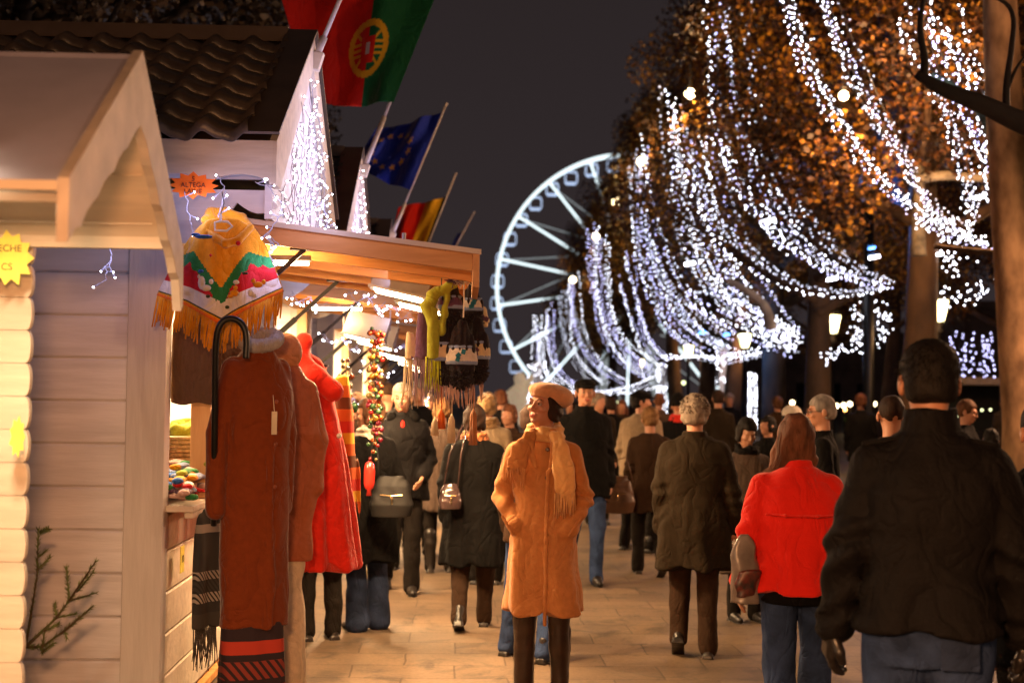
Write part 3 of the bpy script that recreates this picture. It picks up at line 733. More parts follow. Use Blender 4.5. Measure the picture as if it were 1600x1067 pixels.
for i, (o_, d, lb) in enumerate(T):
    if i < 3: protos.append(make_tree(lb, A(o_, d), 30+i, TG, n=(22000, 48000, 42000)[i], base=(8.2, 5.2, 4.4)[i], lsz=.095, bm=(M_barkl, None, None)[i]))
    else: dup(protos[1 + i % 2], A(o_, d), i*1.3, lb, scale=(1.16, 1.16, 1.06) if d < 80 else None)
# second row farther right and the dark trees behind the chalets
for i, (o_, d, lb) in enumerate([(13, 30, 'plane tree of the second row right of the picture'), (13.5, 42, 'plane tree of the second row seen beyond the dark kiosk'), (13, 56, 'plane tree of the second row behind the three street lights'), (13, 72, 'far plane tree of the second row')]):
    dup(protos[1 + i % 2], A(o_, d), i*2.1+1, lb, 'plane trees of the second row')
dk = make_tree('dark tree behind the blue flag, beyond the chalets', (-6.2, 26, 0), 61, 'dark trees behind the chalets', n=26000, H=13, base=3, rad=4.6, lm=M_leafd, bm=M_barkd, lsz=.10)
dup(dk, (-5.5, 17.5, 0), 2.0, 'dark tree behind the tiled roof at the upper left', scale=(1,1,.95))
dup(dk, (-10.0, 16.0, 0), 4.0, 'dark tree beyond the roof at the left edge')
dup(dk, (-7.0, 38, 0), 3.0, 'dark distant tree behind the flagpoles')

# ---------------------------------------------------------------- near bare limb at the upper right and pale limbs
def limb(name, label, pts, rs, m, twigs=(), cat='branch'):
    c = pts[0]; t = thing(name, label, cat, c); mb = MB(); q = [p-c for p in pts]
    def smooth(q):
        for _ in range(2):
            n = [q[0]]
            for a, b in zip(q[:-1], q[1:]): n += [a.lerp(b,.25), a.lerp(b,.75)]
            q = n + [q[-1]]
        return q
    s = smooth(q); R_ = [rs[0] + (rs[-1]-rs[0])*i/(len(s)-1) for i in range(len(s))]
    mb.tube(s, R_, 9); obj('limb', mb, m, t, smooth=True)
    for tw, r0 in twigs:
        mb = MB(); s = smooth([p-c for p in tw]); mb.tube(s, [r0*(1-.75*i/(len(s)-1)) for i in range(len(s))], 7); obj('twig', mb, m, t, smooth=True)
    return t
Y0 = 11.6
limb('tree_branch', 'thick black branch with upturned twigs crossing the upper right corner', [P(1660,215,Y0), P(1590,190,Y0), P(1530,160,Y0), P(1470,140,Y0), P(1432,116,Y0)], [.115,.035], M_barkd,
     [([P(1572,178,Y0), P(1572,130,Y0), P(1580,80,Y0), P(1586,20,Y0), P(1560,-5,Y0), P(1500,-10,Y0)], .036), ([P(1442,122,Y0), P(1446,95,Y0), P(1436,50,Y0), P(1440,10,Y0), P(1450,-20,Y0)], .042), ([P(1574,140,Y0), P(1590,100,Y0), P(1620,70,Y0)], .02)])
M_blue = mat('bluish_lit_branch', (.07,.16,.18), .7, var=.3, scale=4, bump=.3)  # blue light on the branch is put into its base colour
limb('tree_branch', 'blue lit branch curving down behind the black branch', [P(1455,118,17), P(1500,142,17), P(1535,175,17), P(1556,230,17), P(1562,330,17.3), P(1575,440,17.6)], [.05,.06], M_blue)
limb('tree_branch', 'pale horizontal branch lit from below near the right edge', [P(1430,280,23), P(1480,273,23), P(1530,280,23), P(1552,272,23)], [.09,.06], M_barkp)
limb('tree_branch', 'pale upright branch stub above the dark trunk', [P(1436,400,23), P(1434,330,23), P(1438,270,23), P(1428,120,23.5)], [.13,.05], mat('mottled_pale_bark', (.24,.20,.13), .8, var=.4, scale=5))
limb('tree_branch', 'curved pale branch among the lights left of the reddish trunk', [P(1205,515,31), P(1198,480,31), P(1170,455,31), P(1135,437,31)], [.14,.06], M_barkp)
limb('tree_branch', 'blue lit branch rising through the lights at the upper right', [P(1405,330,26), P(1395,200,26), P(1405,120,26), P(1372,0,26)], [.15,.10], mat('blue_light_tinted_branch', (.07,.085,.13), .8))  # bark colour carries the blue light on this branch and the next
limb('tree_branch', 'thin grey branch forking toward the orange lamp', [P(1385,240,26), P(1360,160,26), P(1330,75,26), P(1300,40,26)], [.10,.05], mat('blue_light_tinted_branch', (.07,.085,.13), .8))
limb('tree_branch', 'dark reddish branch crossing low before the edge trunk', [P(1560,395,20), P(1520,392,20), P(1460,385,20)], [.05,.04], M_bark)

# ---------------------------------------------------------------- light garlands on the trees
def garland_curve(a, b, sag, n=40):
    """hanging curve from the high end a to the low end b, steep above and flat below"""
    out = []
    for i in range(n+1):
        u = i/n; x = u; z = (1-u)**2.15
        p = Vector((a.x+(b.x-a.x)*x, a.y+(b.y-a.y)*x, b.z + (a.z-b.z)*z - sag*math.sin(math.pi*u**.8)))
        out.append(p)
    return out
def resample(c, step):
    out = [c[0]]; acc = 0
    for a, b in zip(c[:-1], c[1:]):
        L = (b-a).length; p = step-acc
        while p <= L: out.append(a.lerp(b, p/L)); p += step
        acc = (acc+L) % step if L else acc
        acc = L - (p-step)
    return out
def garland(c, label, group, step, rb, m, seed, jit=.05, parent_z=None):
    r = random.Random(seed); o = c[-1].copy(); t = thing('light_garland', label, 'fairy lights', o, 0, group)
    w_ = MB(); w_.tube([p-o for p in c], .006, 4); obj('cable', w_, M_wireD, t)
    b = MB()
    for p in resample(c, step):
        if r.random() < .93: b.octa(p-o + Vector((r.gauss(0,jit), r.gauss(0,jit), r.gauss(0,jit*.6))), rb*r.uniform(.75,1.15))
    tag(obj('bulbs', b, m, t), kind='stuff')
def fam(keys, n, Y0, Y1, label, group, spx, rb, seed, mats, jpx=4, jit=.03):
    """a fan of hanging strings: keys are neighbouring strings as photo outlines, Y0/Y1 the depth of their upper and lower ends"""
    r = random.Random(seed)
    def rs(pl, N=16):
        pl = [Vector((x, y, 0)) for x, y in pl]; q = pl
        for _ in range(2):
            m_ = [q[0]]
            for a_, b_ in zip(q[:-1], q[1:]): m_ += [a_.lerp(b_,.25), a_.lerp(b_,.75)]
            q = m_ + [q[-1]]
        L = [0]
        for a_, b_ in zip(q[:-1], q[1:]): L.append(L[-1]+(b_-a_).length)
        out = []
        for k in range(N+1):
            t_ = L[-1]*k/N; i = max(j for j in range(len(L)) if L[j] <= t_+1e-9); i = min(i, len(q)-2)
            out.append(q[i].lerp(q[i+1], (t_-L[i])/max(1e-9, L[i+1]-L[i])))
        return out
    K = [rs(k) for k in keys]
    for s_ in range(n):
        u = (s_ + r.uniform(.1,.9))/n*(len(K)-1); i = min(int(u), len(K)-2) if len(K) > 1 else 0; f = u-i
        A0 = K[i]; B0 = K[min(i+1, len(K)-1)]
        jx, jy = r.uniform(-jpx, jpx), r.uniform(-jpx, jpx); dY = r.uniform(-1.2, 1.2)*Y0/25; ph = r.uniform(0,6); am = r.uniform(.2, 1)*jpx*.7
        cut = int(r.uniform(0, 3)) if n > 6 else 0
        c = []
        for k in range(cut, 17):
            p = A0[k].lerp(B0[k], f); t_ = k/16
            c.append(P(p.x+jx+am*math.sin(ph+t_*5), p.y+jy+am*.6*math.sin(ph*2+t_*4), Y0+(Y1-Y0)*t_+dY))
        st = spx*(Y0+Y1)/2/F
        mm = r.choices([m_[0] for m_ in mats], [m_[1] for m_ in mats])[0]
        garland(c, label, group, st, rb, mm, seed*100+s_, jit)
WL = [(M_led, 6), (M_ledv, 2), (M_ledd, 4)]; VL = [(M_led, 4), (M_ledv, 4), (M_ledd, 4)]
fam([[(1215,-12),(1240,70),(1268,135),(1308,202),(1376,296),(1443,350),(1490,377),(1564,390)], [(1228,-12),(1262,90),(1300,170),(1345,235),(1400,300),(1450,342),(1510,380)]], 6, 17.5, 22, 'string of white lights in the bundle sweeping across the upper right to the edge trunk', 'bundle of strings sweeping to the edge trunk', 12, .013, 1, WL, 9)
fam([[(1262,-12),(1280,50),(1308,108),(1342,168),(1396,235),(1430,303),(1463,336),(1520,370)], [(1308,-12),(1325,50),(1342,87),(1376,182),(1416,249),(1440,310),(1490,360)]], 6, 17.5, 22, 'string of white lights in the bundle passing the orange lamp', 'bundle of strings beside the orange lamp', 12, .013, 2, WL, 10)
fam([[(1412,-12),(1425,40),(1455,110),(1480,190),(1500,270),(1520,340)], [(1465,-12),(1490,60),(1520,130),(1550,170),(1590,230),(1600,300)]], 11, 15.5, 20, 'string of white lights hanging behind the black branch', 'strings hanging behind the black branch', 12.5, .013, 3, WL, 24)
fam([[(1480,160),(1492,230),(1500,280),(1528,330)], [(1530,225),(1542,270),(1540,320)], [(1565,150),(1585,200),(1575,240),(1600,260)]], 4, 17, 19.5, 'short string of white lights below the black branch', 'short strings below the black branch', 12, .013, 4, WL, 6)
fam([[(1098,-12),(1107,101),(1100,182),(1117,249),(1154,316),(1208,377),(1268,417),(1329,437),(1389,444)], [(1127,-12),(1137,110),(1150,200),(1180,290),(1225,360),(1290,415),(1345,437),(1389,446)], [(1172,-12),(1180,100),(1200,200),(1240,300),(1288,380),(1342,428),(1385,446)]], 11, 25, 29.5, 'string of white lights in the long curve under the orange leaves', 'long curving strings under the orange leaves', 10, .016, 5, WL, 9)
fam([[(1194,121),(1208,180),(1221,229),(1255,323)], [(1100,300),(1130,360),(1180,400),(1230,440)]], 6, 26, 29, 'single thin string of white lights among the dark leaves', 'thin strings among the dark leaves', 11, .017, 6, WL, 3)
fam([[(1073,269),(1100,350),(1147,404),(1208,444),(1275,464),(1335,464),(1389,451)], [(1090,230),(1125,330),(1175,390),(1240,432),(1300,452),(1350,452),(1389,446)]], 3, 26, 29.5, 'string of white lights in the lowest of the long curves', 'lowest long curving strings', 9.5, .017, 7, WL, 5)
fam([[(1030,130),(1033,235),(1045,316),(1070,404),(1113,471),(1167,518),(1241,532)], [(1062,180),(1072,260),(1090,350),(1120,430),(1165,480),(1205,515),(1241,540)], [(1100,190),(1125,300),(1155,390),(1190,445),(1218,485),(1240,520)]], 20, 33, 38, 'string of white lights in the dense fan left of the mossy trunk', 'dense fan of strings left of the mossy trunk', 10, .018, 8, VL, 15)
fam([[(1009,195),(1012,269),(1026,350),(1053,431),(1100,498),(1160,540)], [(1000,230),(1003,330),(1022,420),(1060,490),(1105,535),(1150,553)], [(985,269),(992,370),(1012,458),(1039,518),(1086,552),(1127,558)]], 17, 40, 46, 'string of white lights in the pointed fan right of the wheel top', 'pointed fan of strings right of the wheel top', 9, .020, 9, VL, 12)
fam([[(1110,430),(1150,440),(1190,465),(1215,510)], [(1060,470),(1110,490),(1170,520),(1220,545)]], 8, 38, 40, 'knotted string of white lights crossing in front of the pale curved branch', 'knotted strings around the pale curved branch', 7.5, .021, 10, WL, 18)
fam([[(940,360),(942,430),(955,500),(985,550),(1030,580)], [(930,335),(926,404),(938,484),(965,550),(1019,590)], [(924,380),(916,450),(925,520),(955,575),(1000,598)]], 12, 55, 62, 'string of white lights in the narrow fan above the beige jacket', 'narrow fan of strings above the beige jacket', 8.5, .023, 11, VL, 11)
fam([[(960,440),(975,490),(995,540),(1030,570)], [(980,400),(985,470),(1005,540),(1045,575)]], 6, 52, 58, 'string of white lights between two narrow fans', 'strings between two narrow fans', 9, .022, 12, VL, 12)
fam([[(899,420),(902,484),(920,538),(952,580),(1000,600)], [(890,440),(890,500),(905,555),(945,598)], [(876,450),(876,520),(890,575),(935,606)]], 11, 72, 80, 'string of violet white lights above the man with the black cap', 'violet white strings above the black cap', 8, .028, 13, VL, 10)
fam([[(862,462),(862,538),(878,585),(920,608)], [(850,480),(850,550),(862,595),(900,612)], [(835,492),(836,560),(842,600),(870,614)]], 11, 90, 98, 'string of violet white lights in front of the wheel rim above the beret', 'violet white strings above the beret', 8, .034, 14, VL, 9)
fam([[(850,600),(900,606),(950,604),(1000,598)], [(900,612),(950,612),(1000,606),(1050,585)]], 4, 70, 60, 'low swag of white lights over the far crowd', 'low swags over the far crowd', 8, .024, 15, WL, 9)
fam([[(1030,560),(1080,555),(1130,565),(1180,550)], [(1100,560),(1150,570),(1200,552),(1241,545)]], 5, 45, 42, 'low swag of white lights above the grey haired man', 'low swags above the grey haired man', 7.5, .024, 16, WL, 7)

# bunches of lights wrapped round limbs
for i, (pts, lb) in enumerate([
    ([P(1440,330,22), P(1480,372,22), P(1530,385,22), P(1562,392,22)], 'dense band of lights along the branch left of the edge trunk'),
    ([P(1522,310,22), P(1505,350,22), P(1492,395,22), P(1478,440,22)], 'dense drooping bunch of lights above the right lantern'),
    ([P(1455,455,24), P(1490,465,24), P(1530,460,24), P(1550,450,24)], 'short thick swag of lights right of the right lantern'),
    ([P(1285,550,31), P(1320,552,31), P(1345,540,31), P(1340,500,31), P(1352,470,31)], 'bunch of lights beneath the left lantern'),
    ([P(1362,470,31), P(1385,500,31), P(1372,545,31)], 'bunch of lights right of the dark mast'),
    ([P(1200,540,36), P(1240,530,36), P(1225,500,36), P(1180,510,36)], 'bunch of lights on the branch end above the red jacket')]):
    t = None; r = random.Random(i); c = resample(pts, .05)
    o = pts[-1]; t = thing('light_garland', lb, 'fairy lights', o, 0, 'bunches of lights wound round branches'); b = MB()
    for p in c:
        for _ in range(2): b.octa(p-o+Vector((r.gauss(0,.12), r.gauss(0,.12), r.gauss(0,.11))), .015)
    tag(obj('bulbs', b, M_led, t), kind='stuff')
    w_ = MB(); w_.tube([p-o for p in pts], .006, 4); obj('cable', w_, M_wireD, t)

# ---------------------------------------------------------------- street lanterns
def make_lantern(label, loc, group, power=260, H=3.35, col=SOD):
    t = thing('street_lantern', label, 'street lamp', loc, 0, group)
    m = MB(); m.lathe([(.20,0),(.20,.25),(.13,.35),(.09,.7),(.075,1.0),(.06,H-.25),(.11,H-.2),(.06,H-.12),(.12,H-.02),(.12,H)], n=14); obj('post', m, M_dark, t, smooth=True)
    m = MB(); m.lathe([(.12,H+.012),(.15,H+.10),(.225,H+.46)], n=8); obj('glass', m, M_lant, t)
    m = MB(); m.lathe([(.235,H+.472),(.21,H+.56),(.12,H+.70),(.05,H+.76),(.055,H+.82),(.01,H+.92)], n=8)
    for k in range(4):
        a = k*math.pi/2+.4; m.tube([(.125*math.cos(a),.125*math.sin(a),H),(.235*math.cos(a),.235*math.sin(a),H+.47)], .010, 5)
    obj('lantern_cap', m, M_dark, t)
    light('lantern_light', 'POINT', (.0,-.42,H+.25), power, col, t, .12)
    return t
LG = 'green tinted street lanterns along the avenue'
for lb, loc in [('street lantern with glowing glass left of the dark mast', G(1300, 36)), ('larger glowing street lantern above the tall man in the dark jacket', G(1466, 30)),
           ('street lantern among the lights above the light column', G(1163, 47)), ('small street lantern beyond the grey haired man', G(1075, 58)), ('second small street lantern beyond the grey haired man', G(1106, 66)),
           ('tiny street lantern above the beige jacket', G(1000, 80)), ('street lantern out of view to the right', G(1800, 14.6)), ('street lantern out of view beside the photographer', Vector((7.2, 9, 0))), ('street lantern out of view behind the photographer at the right', Vector((5.6, -3, 0))), ('added street lantern out of view straight behind the photographer', Vector((1.8, -6.5, 0)))]:
    near = 'out of view' in lb
    make_lantern(lb, loc, LG, (600 if 'behind' in lb else 1300 if 'to the right' in lb else 330) if near else 120, col=FRONT if near else SOD)  # the lantern straight behind is added to light fronts and roofs
def high_lamp(px, py, Y, lb, m, col, power, r=.12):
    p = P(px, py, Y); t = thing('hanging_lamp', lb, 'hanging lamp', p, 0, 'lamps hung high among the leaves')
    b = MB(); b.tube([(0,0,r),(0,0,r+.06)], .05, 8); b.tube([(0,0,r+.05),(.02,.02,1.6)], .008, 5); obj('cable', b, M_dark, t)
    b = MB(); b.ball((0,0,0), r, 10, 6); obj('globe', b, m, t, smooth=True)
    light('globe_light', 'POINT', (0,-r-.2,-.1), power, col, t, .15)
high_lamp(1318,150,21,'orange lamp shining through the strings of light at the upper right', M_warm, SOD, 400, .075)
high_lamp(1078,147,34,'pale lamp glowing in the leaves at the top centre', M_warm, (1,.62,.28), 380, .13)
high_lamp(1003,253,47,'white lamp at the edge of the trees beside the wheel top', M_warm, (1,.62,.28), 260, .17)
high_lamp(963,316,58,'lamp under the yellow leaves right of the wheel', M_warm, (1,.66,.22), 260, .18)
high_lamp(931,370,70,'lamp above the pointed string of lights by the wheel', M_warm, (1,.62,.28), 200, .18)
high_lamp(895,437,88,'small lamp at the end of a wheel spoke', M_warm, (1,.62,.28), 200, .2)
high_lamp(1600,455,26,'lamp half hidden at the right edge', M_warm, SOD, 300, .08)
high_lamp(1545,240,20.5,'added lamp hidden behind the edge trunk to light the leaves', M_warm, SOD, 450, .03)  # unseen lamp added to brighten the leaves around the edge trunk
m = MB(); m.lathe([(.14,0),(.13,1.0),(.10,6.6)], n=12); m.lathe([(.16,6.6),(.16,6.7)], n=12); tag(obj('lamp_mast', m, M_dark, loc=G(1357, 30), smooth=True), 'tall dark mast rising between the two lanterns', 'mast')

# spot lights with white and blue faces fixed to the trees
for i, (x, y, Y, mm, lb) in enumerate([(1531,308,22,M_ledn,'flat white projector on the tree at the right'), (1362,388,26,mat('blue_projector',(.2,.4,.9),.4,emit=(.12,.35,1),estr=5,sample=False),'blue glowing projector among the swags'), (1366,402,26,M_ledn,'white projector under the blue one'), (1300,436,30,M_ledn,'slanted white projector on the thick swag'), (1465,398,24,M_ledn,'dim white projector right of the pale stub'), (1097,520,42,mat('blue_projector',(.2,.4,.9),.4,emit=(.12,.35,1),estr=5,sample=False),'blue projector inside the dense lights'), (1135,523,40,mat('blue_projector',(.2,.4,.9),.4,emit=(.12,.35,1),estr=5,sample=False),'larger blue projector beside the dense lights'), (1078,412,38,M_ledn,'pale projector high in the dense lights'), (1203,345,30,M_ledn,'small projector high on the third tree')]):
    t = thing('projector', lb, 'projector', P(x, y, Y), 0, 'projectors fixed in the trees'); w0 = .20*(Y/24)*(.8 if mm is M_ledn else .5)
    a = MB(); a.obox((0,0,0), (w0, .12, w0*.28), (0, R(-12), 0)); obj('lamp_face', a, mm, t)
    a = MB(); a.obox((0,.08,.04), (w0*1.1, .04, w0*.4), (0, R(-12), 0)); obj('housing', a, M_dark, t)
    if mm is not M_ledn: light('blue_beam', 'POINT', (0,-.5,.15), 130, (.10,.32,1.0), t, .1)

# ---------------------------------------------------------------- big wheel
def big_wheel():
    c = P(985, 450, 300); Rr = 210/F*300*1.0; t = thing('ferris_wheel', 'tall white lit big wheel behind the trees', 'ferris wheel', (c.x, c.y, 0))
    c = Vector((0,0,c.z)); Mw = mat('lit_white_steel', (.8,.85,.85), .4, emit=(.78,.92,.95), estr=1.5, sample=False); Md = mat('dim_lit_steel', (.5,.5,.5), .4, emit=(.55,.60,.58), estr=.28, sample=False)
    Mb = mat('lit_cabin_frame', (.7,.75,.9), .4, emit=(.55,.68,.95), estr=.75, sample=False)
    pt = lambda r, a, y=0: c + Vector((r*math.cos(a), y, r*math.sin(a)))
    m = MB()
    for y, rr_ in ((-1.2, .36), (1.2, .24)): m.tube([pt(Rr, k*math.pi/60, y) for k in range(121)], rr_, 8, False)
    obj('rim', m, Mw, t, smooth=True)
    for k in range(18):
        a = R(8.6+20*k); m = MB(); m.tube([pt(Rr, a, -1.2), pt(1.5, a, -2.0)], .30, 6); obj('spoke', m, Mw, t, smooth=True)
    m = MB()
    for k in range(18):
        a = R(8.6+20*k); m.tube([pt(Rr*.99, a, 1.4), pt(Rr*.42, a-R(24), 2)], .14, 5)
    obj('bracing_cables', m, Md, t)
    m = MB(); m.tube([c+Vector((0,-4,0)), c+Vector((0,4,0))], 1.6, 16); obj('hub', m, Mw, t, smooth=True)
    for s in (-1, 1):
        for q in (-1, 1):
            m = MB(); m.tube([c+Vector((0,q*4,0)), Vector((s*14, q*7, -c.z+c.z*0))], .6, 8); obj('support_leg', m, Md, t)
    for k in range(38):
        a = 2*math.pi*(k+.35)/38; q = pt(Rr-.4 if False else Rr, a) + Vector((0,-.4,-2.2)); g_ = MB()
        g_.m = []; ring = [(-.95,1.35),(.95,1.35),(1.25,.7),(1.25,-.8),(.9,-1.25),(-.9,-1.25),(-1.25,-.8),(-1.25,.7),(-.95,1.35)]
        for y in (-.8, .8): g_.tube([q+Vector((u, y, v)) for u, v in ring], .11, 6, False)
        for u, v in ring[:-1]: g_.tube([q+Vector((u,-.8,v)), q+Vector((u,.8,v))], .06, 5)
        g_.box(q.x-1.1, q.x+1.1, q.y-.7, q.y+.7, q.z-1.2, q.z-.9)
        cab = obj('cabin', g_, Mb, t)
big_wheel()

# ---------------------------------------------------------------- things far down the avenue
def light_column(px, Y, w_, z1, lb, m):
    g0 = G(px, Y); t = thing('light_column', lb, 'light decoration', g0, 0, 'columns of white lights'); b = MB(); r = random.Random(px)
    b2 = MB(); b2.lathe([(w_*.5,0),(w_*.5,.2),(w_*.28,.25),(w_*.26,z1-.1),(w_*.02,z1)], n=16); obj('frame', b2, M_white, t)
    for k in range(150):
        a = r.random()*6.28; b.octa((math.cos(a)*w_*.5, math.sin(a)*w_*.5, r.uniform(.3, z1)), .028)
    tag(obj('bulbs', b, m, t), kind='stuff')
light_column(1132, 60, .85, 3.9, 'broad bright column of white lights above the grey haired man', M_led)
light_column(1036, 76, .7, 3.5, 'dim column of white lights left of the dark trunk', M_led)
light_column(1176, 62, .35, 2.8, 'slim column of white lights right of the lit trunk', M_led)
light_column(838, 66, .8, 3.3, 'bright column of white lights behind the beret', M_led)
# pale statue
s = SDF(); s.loft([(0,0,0,.5,.4),(.8,0,0,.42,.36)]); s.ell((0,0,1.5),(.42,.34,.7),.1); s.ell((.05,0,2.4),(.26,.26,.3),.1); s.cap((-.2,0,1.9),(-.75,-.1,1.5),.17,.13,.08); s.cap((.3,0,1.9),(.55,-.1,2.5),.16,.12,.08); s.ell((-.8,0,1.4),(.2,.18,.2),.05)
t = thing('statue', 'pale floodlit statue behind the knitted hats', 'statue', G(810, 62)); 
sobj('figure', s, mat('self_glowing_stone', (.75,.62,.45), .7, emit=(.9,.66,.42), estr=.35), t, .06, 1.0)  # faint emission in the stone stands in for floodlighting
m = MB(); m.box(-.55,.55,-.45,.45,0,.4); obj('plinth', m, M_cream, t)
# kiosk
k0 = G(1522, 33); t = thing('kiosk', 'dark kiosk with grey flat roof behind the tall man', 'kiosk', k0)
m = MB(); m.box(-.75,.75,-.6,.6,0,1.0); m.box(-.75,.75,.4,.6,1.0,2.05); obj('body', m, M_dark, t)
m = MB(); m.box(-1.05,1.0,-.9,.9,2.05,2.22); obj('roof', m, mat('grey_roof', (.22,.18,.16), .6), t)
m = MB(); r = random.Random(3)
for k in range(7): m.octa((-.6+k*.2, -.5, 1.2+r.uniform(0,.45)), .035)
obj('small_lamps', m, M_lant, t)
# cone of light strings beyond the kiosk
for i, x in enumerate((1484,1490,1500,1507,1520,1534,1540,1547)):
    r = random.Random(i); a = P(x, 522+r.uniform(-6,14), 45); b = P(x + (1512-x)*-.12, 590, 45)
    garland([a.lerp(b, u/10) for u in range(11)], 'short vertical string of violet white lights beyond the kiosk', 'violet white strings beyond the kiosk', .11, .03, M_ledv, i, .06)
# dark building and far street lights
def building(lb, x0, x1, Y, H, m, seed):
    a, b = G(x0, Y), G(x1, Y); t = thing('building', lb, 'building', a); W = (b-a).length; q = MB(); q.box(0, W, 0, 8, 0, H); obj('wall', q, m, t)
    q = MB(); q.box(-.2, W+.2, -.25, 0-.005, H-.5, H); q.box(-.1, W+.1, -.15, -.005, 4.3, 4.6); obj('cornice', q, m, t)
    r = random.Random(seed); mw = mat('dark_window_glass', (.02,.02,.03), .15)
    for i in range(int(W/2.6)):
        for j in range(int((H-2)/3.4)):
            q = MB(); x = .9+i*2.6; z = 1+j*3.4; q.box(x, x+1.2, -.03, -.004, z, z+2.1); wd = obj('window', q, mw, t)
mb_ = mat('dark_stone_facade', (.26,.20,.17), .8, var=.2, scale=1)
building('dark stone building beyond the trunks at the right', 1180, 1500, 120, 7.5, mb_, 1)
building('dark low building at the far right', 1505, 1760, 95, 8.5, mb_, 2)
def far_lamp(px, py, Y, m, r, lb):
    p = P(px, py, Y); t = thing('far_street_lamp', lb, 'street lamp', (p.x, p.y, 0), 0, 'far street lamps seen between the trunks')
    q = MB(); q.tube([(0,0,0),(0,0,p.z-r)], .05, 6); obj('post', q, M_dark, t); q = MB(); q.ball((0,0,p.z), r, 8, 6); obj('globe', q, m, t, smooth=True)
for i, (x, y, m, lb) in enumerate([(1307,634,M_warm,'left one of three bright lamps in a row'),(1318,633,M_warm,'middle one of three bright lamps in a row'),(1328,631,M_warm,'right one of three bright lamps in a row'),
    (1343,640,M_amber,'small orange lamp right of the three bright lamps'),(1329,654,mat('lit_green_yellow_lamp',(1,1,1),.3,emit=(.8,.9,.1),estr=8,sample=False),'small yellow lamp under the three bright lamps'),(1366,631,M_warm,'lone bright lamp right of the dark mast'),(1238,629,M_warm,'lone lamp above the white beanie'),
    (1551,625,M_amber,'lamp left of the edge trunk'),(1113,660,M_warm,'low bright lamp beside the grey haired man'),(1128,668,M_warm,'low lamp pair member near the column of lights'),(1320,640,M_amber,'small orange lamp below the three bright lamps'),(1600,560,M_amber,'lamp at the right edge of the picture')]):
    far_lamp(x, y, 70, m, .11 if m is M_warm else .09, lb)
for i, (x, y) in enumerate([(938,632),(951,640),(962,628),(975,642),(986,636),(996,632),(1068,598),(1050,640)]):
    far_lamp(x, y, 95, [M_lant, M_led][i % 2], .13, 'dim greenish lamp between the far trunks')
C_shoe = mat('black_leather', (.014,.011,.010), .35, var=.2, scale=12); C_shoeb = mat('brown_leather', (.10,.045,.022), .42, var=.2, scale=12)
# ================================================================ goods of the knitwear chalet
K_rust = cloth('rust_wool', (.17,.034,.009), sheen=.2); K_gry = cloth('grey_rib_knit', (.36,.33,.34), sheen=.3, bump=.7, bscale=70, stretch=(3,3,.3))
K_tan = cloth('tan_quilted_cloth', (.50,.22,.10), .7); K_redc = cloth('scarlet_fleece', (.80,.035,.02), sheen=.35, bump=.5); K_cot = cloth('cream_cotton', (.66,.55,.40), .8)
K_yel = cloth('golden_yarn', (.74,.30,.015), sheen=.3); K_org = cloth('orange_yarn', (.80,.16,.02)); K_grn = cloth('green_yarn', (.03,.20,.06)); K_red = cloth('red_yarn', (.55,.02,.025)); K_whi = cloth('white_yarn', (.75,.68,.62)); K_dkg = cloth('dark_green_trim', (.05,.06,.02)); K_blu = cloth('blue_yarn', (.03,.12,.42))
K_brnk = cloth('brown_grey_knit', (.13,.085,.06), sheen=.15, bump=.8, bscale=50, stretch=(2,2,.4)); K_lim = cloth('lime_yarn', (.38,.42,.05)); K_pur = cloth('purple_yarn', (.12,.06,.13)); K_blk = cloth('black_yarn', (.022,.018,.024), sheen=.12, bump=.8, bscale=60); K_nav = cloth('pale_blue_yarn', (.25,.33,.55)); K_pnk = cloth('pale_pink_yarn', (.62,.42,.38)); K_crm = cloth('cream_yarn', (.74,.60,.40))
def hook_stand(label, pts, r=.011, m=None, group='dark curved display hooks'):
    c = pts[-1]; t = thing('display_hook', label, 'hanger', c, 0, group); mb = MB(); q = [Vector(p)-c for p in pts]
    for _ in range(2):
        n_ = [q[0]]
        for a, b in zip(q[:-1], q[1:]): n_ += [a.lerp(b,.25), a.lerp(b,.75)]
        q = n_ + [q[-1]]
    mb.tube(q, r, 8); obj('hook', mb, m or M_dark, t, smooth=True); return t
# long rust coat on its hook, with patterned cloth below
Yc = 6.32; rc_ = P(392, 1100, Yc); base = Vector((rc_.x, Yc, 0))
t = thing('display_coat', 'long rust coloured wool coat with grey rolled collar on a black hook', 'coat', base, R(28), 'garments displayed outside the knitwear chalet')
sP = F/Yc; zf = lambda py: 1.65 + (627-py)/sP
s = SDF()
s.loft([(zf(985),.0,0,.150,.10),(zf(900),0,0,.152,.105),(zf(800),0,0,.150,.105),(zf(720),.0,0,.145,.10),(zf(660),.0,-.01,.150,.115),(zf(620),0,-.005,.150,.10),(zf(590),-.005,0,.125,.085),(zf(570),-.0,0,.085,.07),(zf(558),0,0,.060,.06)], .03, e=2.3)
s.chain([(-.105,0,zf(592)),(-.175,.0,zf(690)),(-.185,-.02,zf(805))], [.058,.054,.042], .004)
s.chain([(.105,.02,zf(592)),(.150,.03,zf(690)),(.14,.02,zf(805))], [.055,.048,.038], .012)
s.chain([(.02,-.105,zf(640)),(.03,-.112,zf(800)),(.03,-.11,zf(983))], [.012,.012,.012], .01, sq=(1.6,.6,1))
s.ell((.02,0,zf(545)),(.045,.045,.05),.01,'s')
s.disp = lambda x, y, z: .004*np.sin(np.arctan2(y, x)*5+3*nz3(x,y,z,4,2,2))*np.clip((1.3-z)/.5,0,1) + .0035*nz3(x,y,z,14,8,3)
c = sobj('coat_body', s, K_rust, t, .007)
s = SDF()
for i in range(14):
    f = lambda a: (.012+.072*math.cos(a), .060*math.sin(a)-.006, zf(548) + .030*math.sin(a+.6) + .008)
    s.cap(f(i*math.pi/7), f((i+1)*math.pi/7), .030, .030, .008)
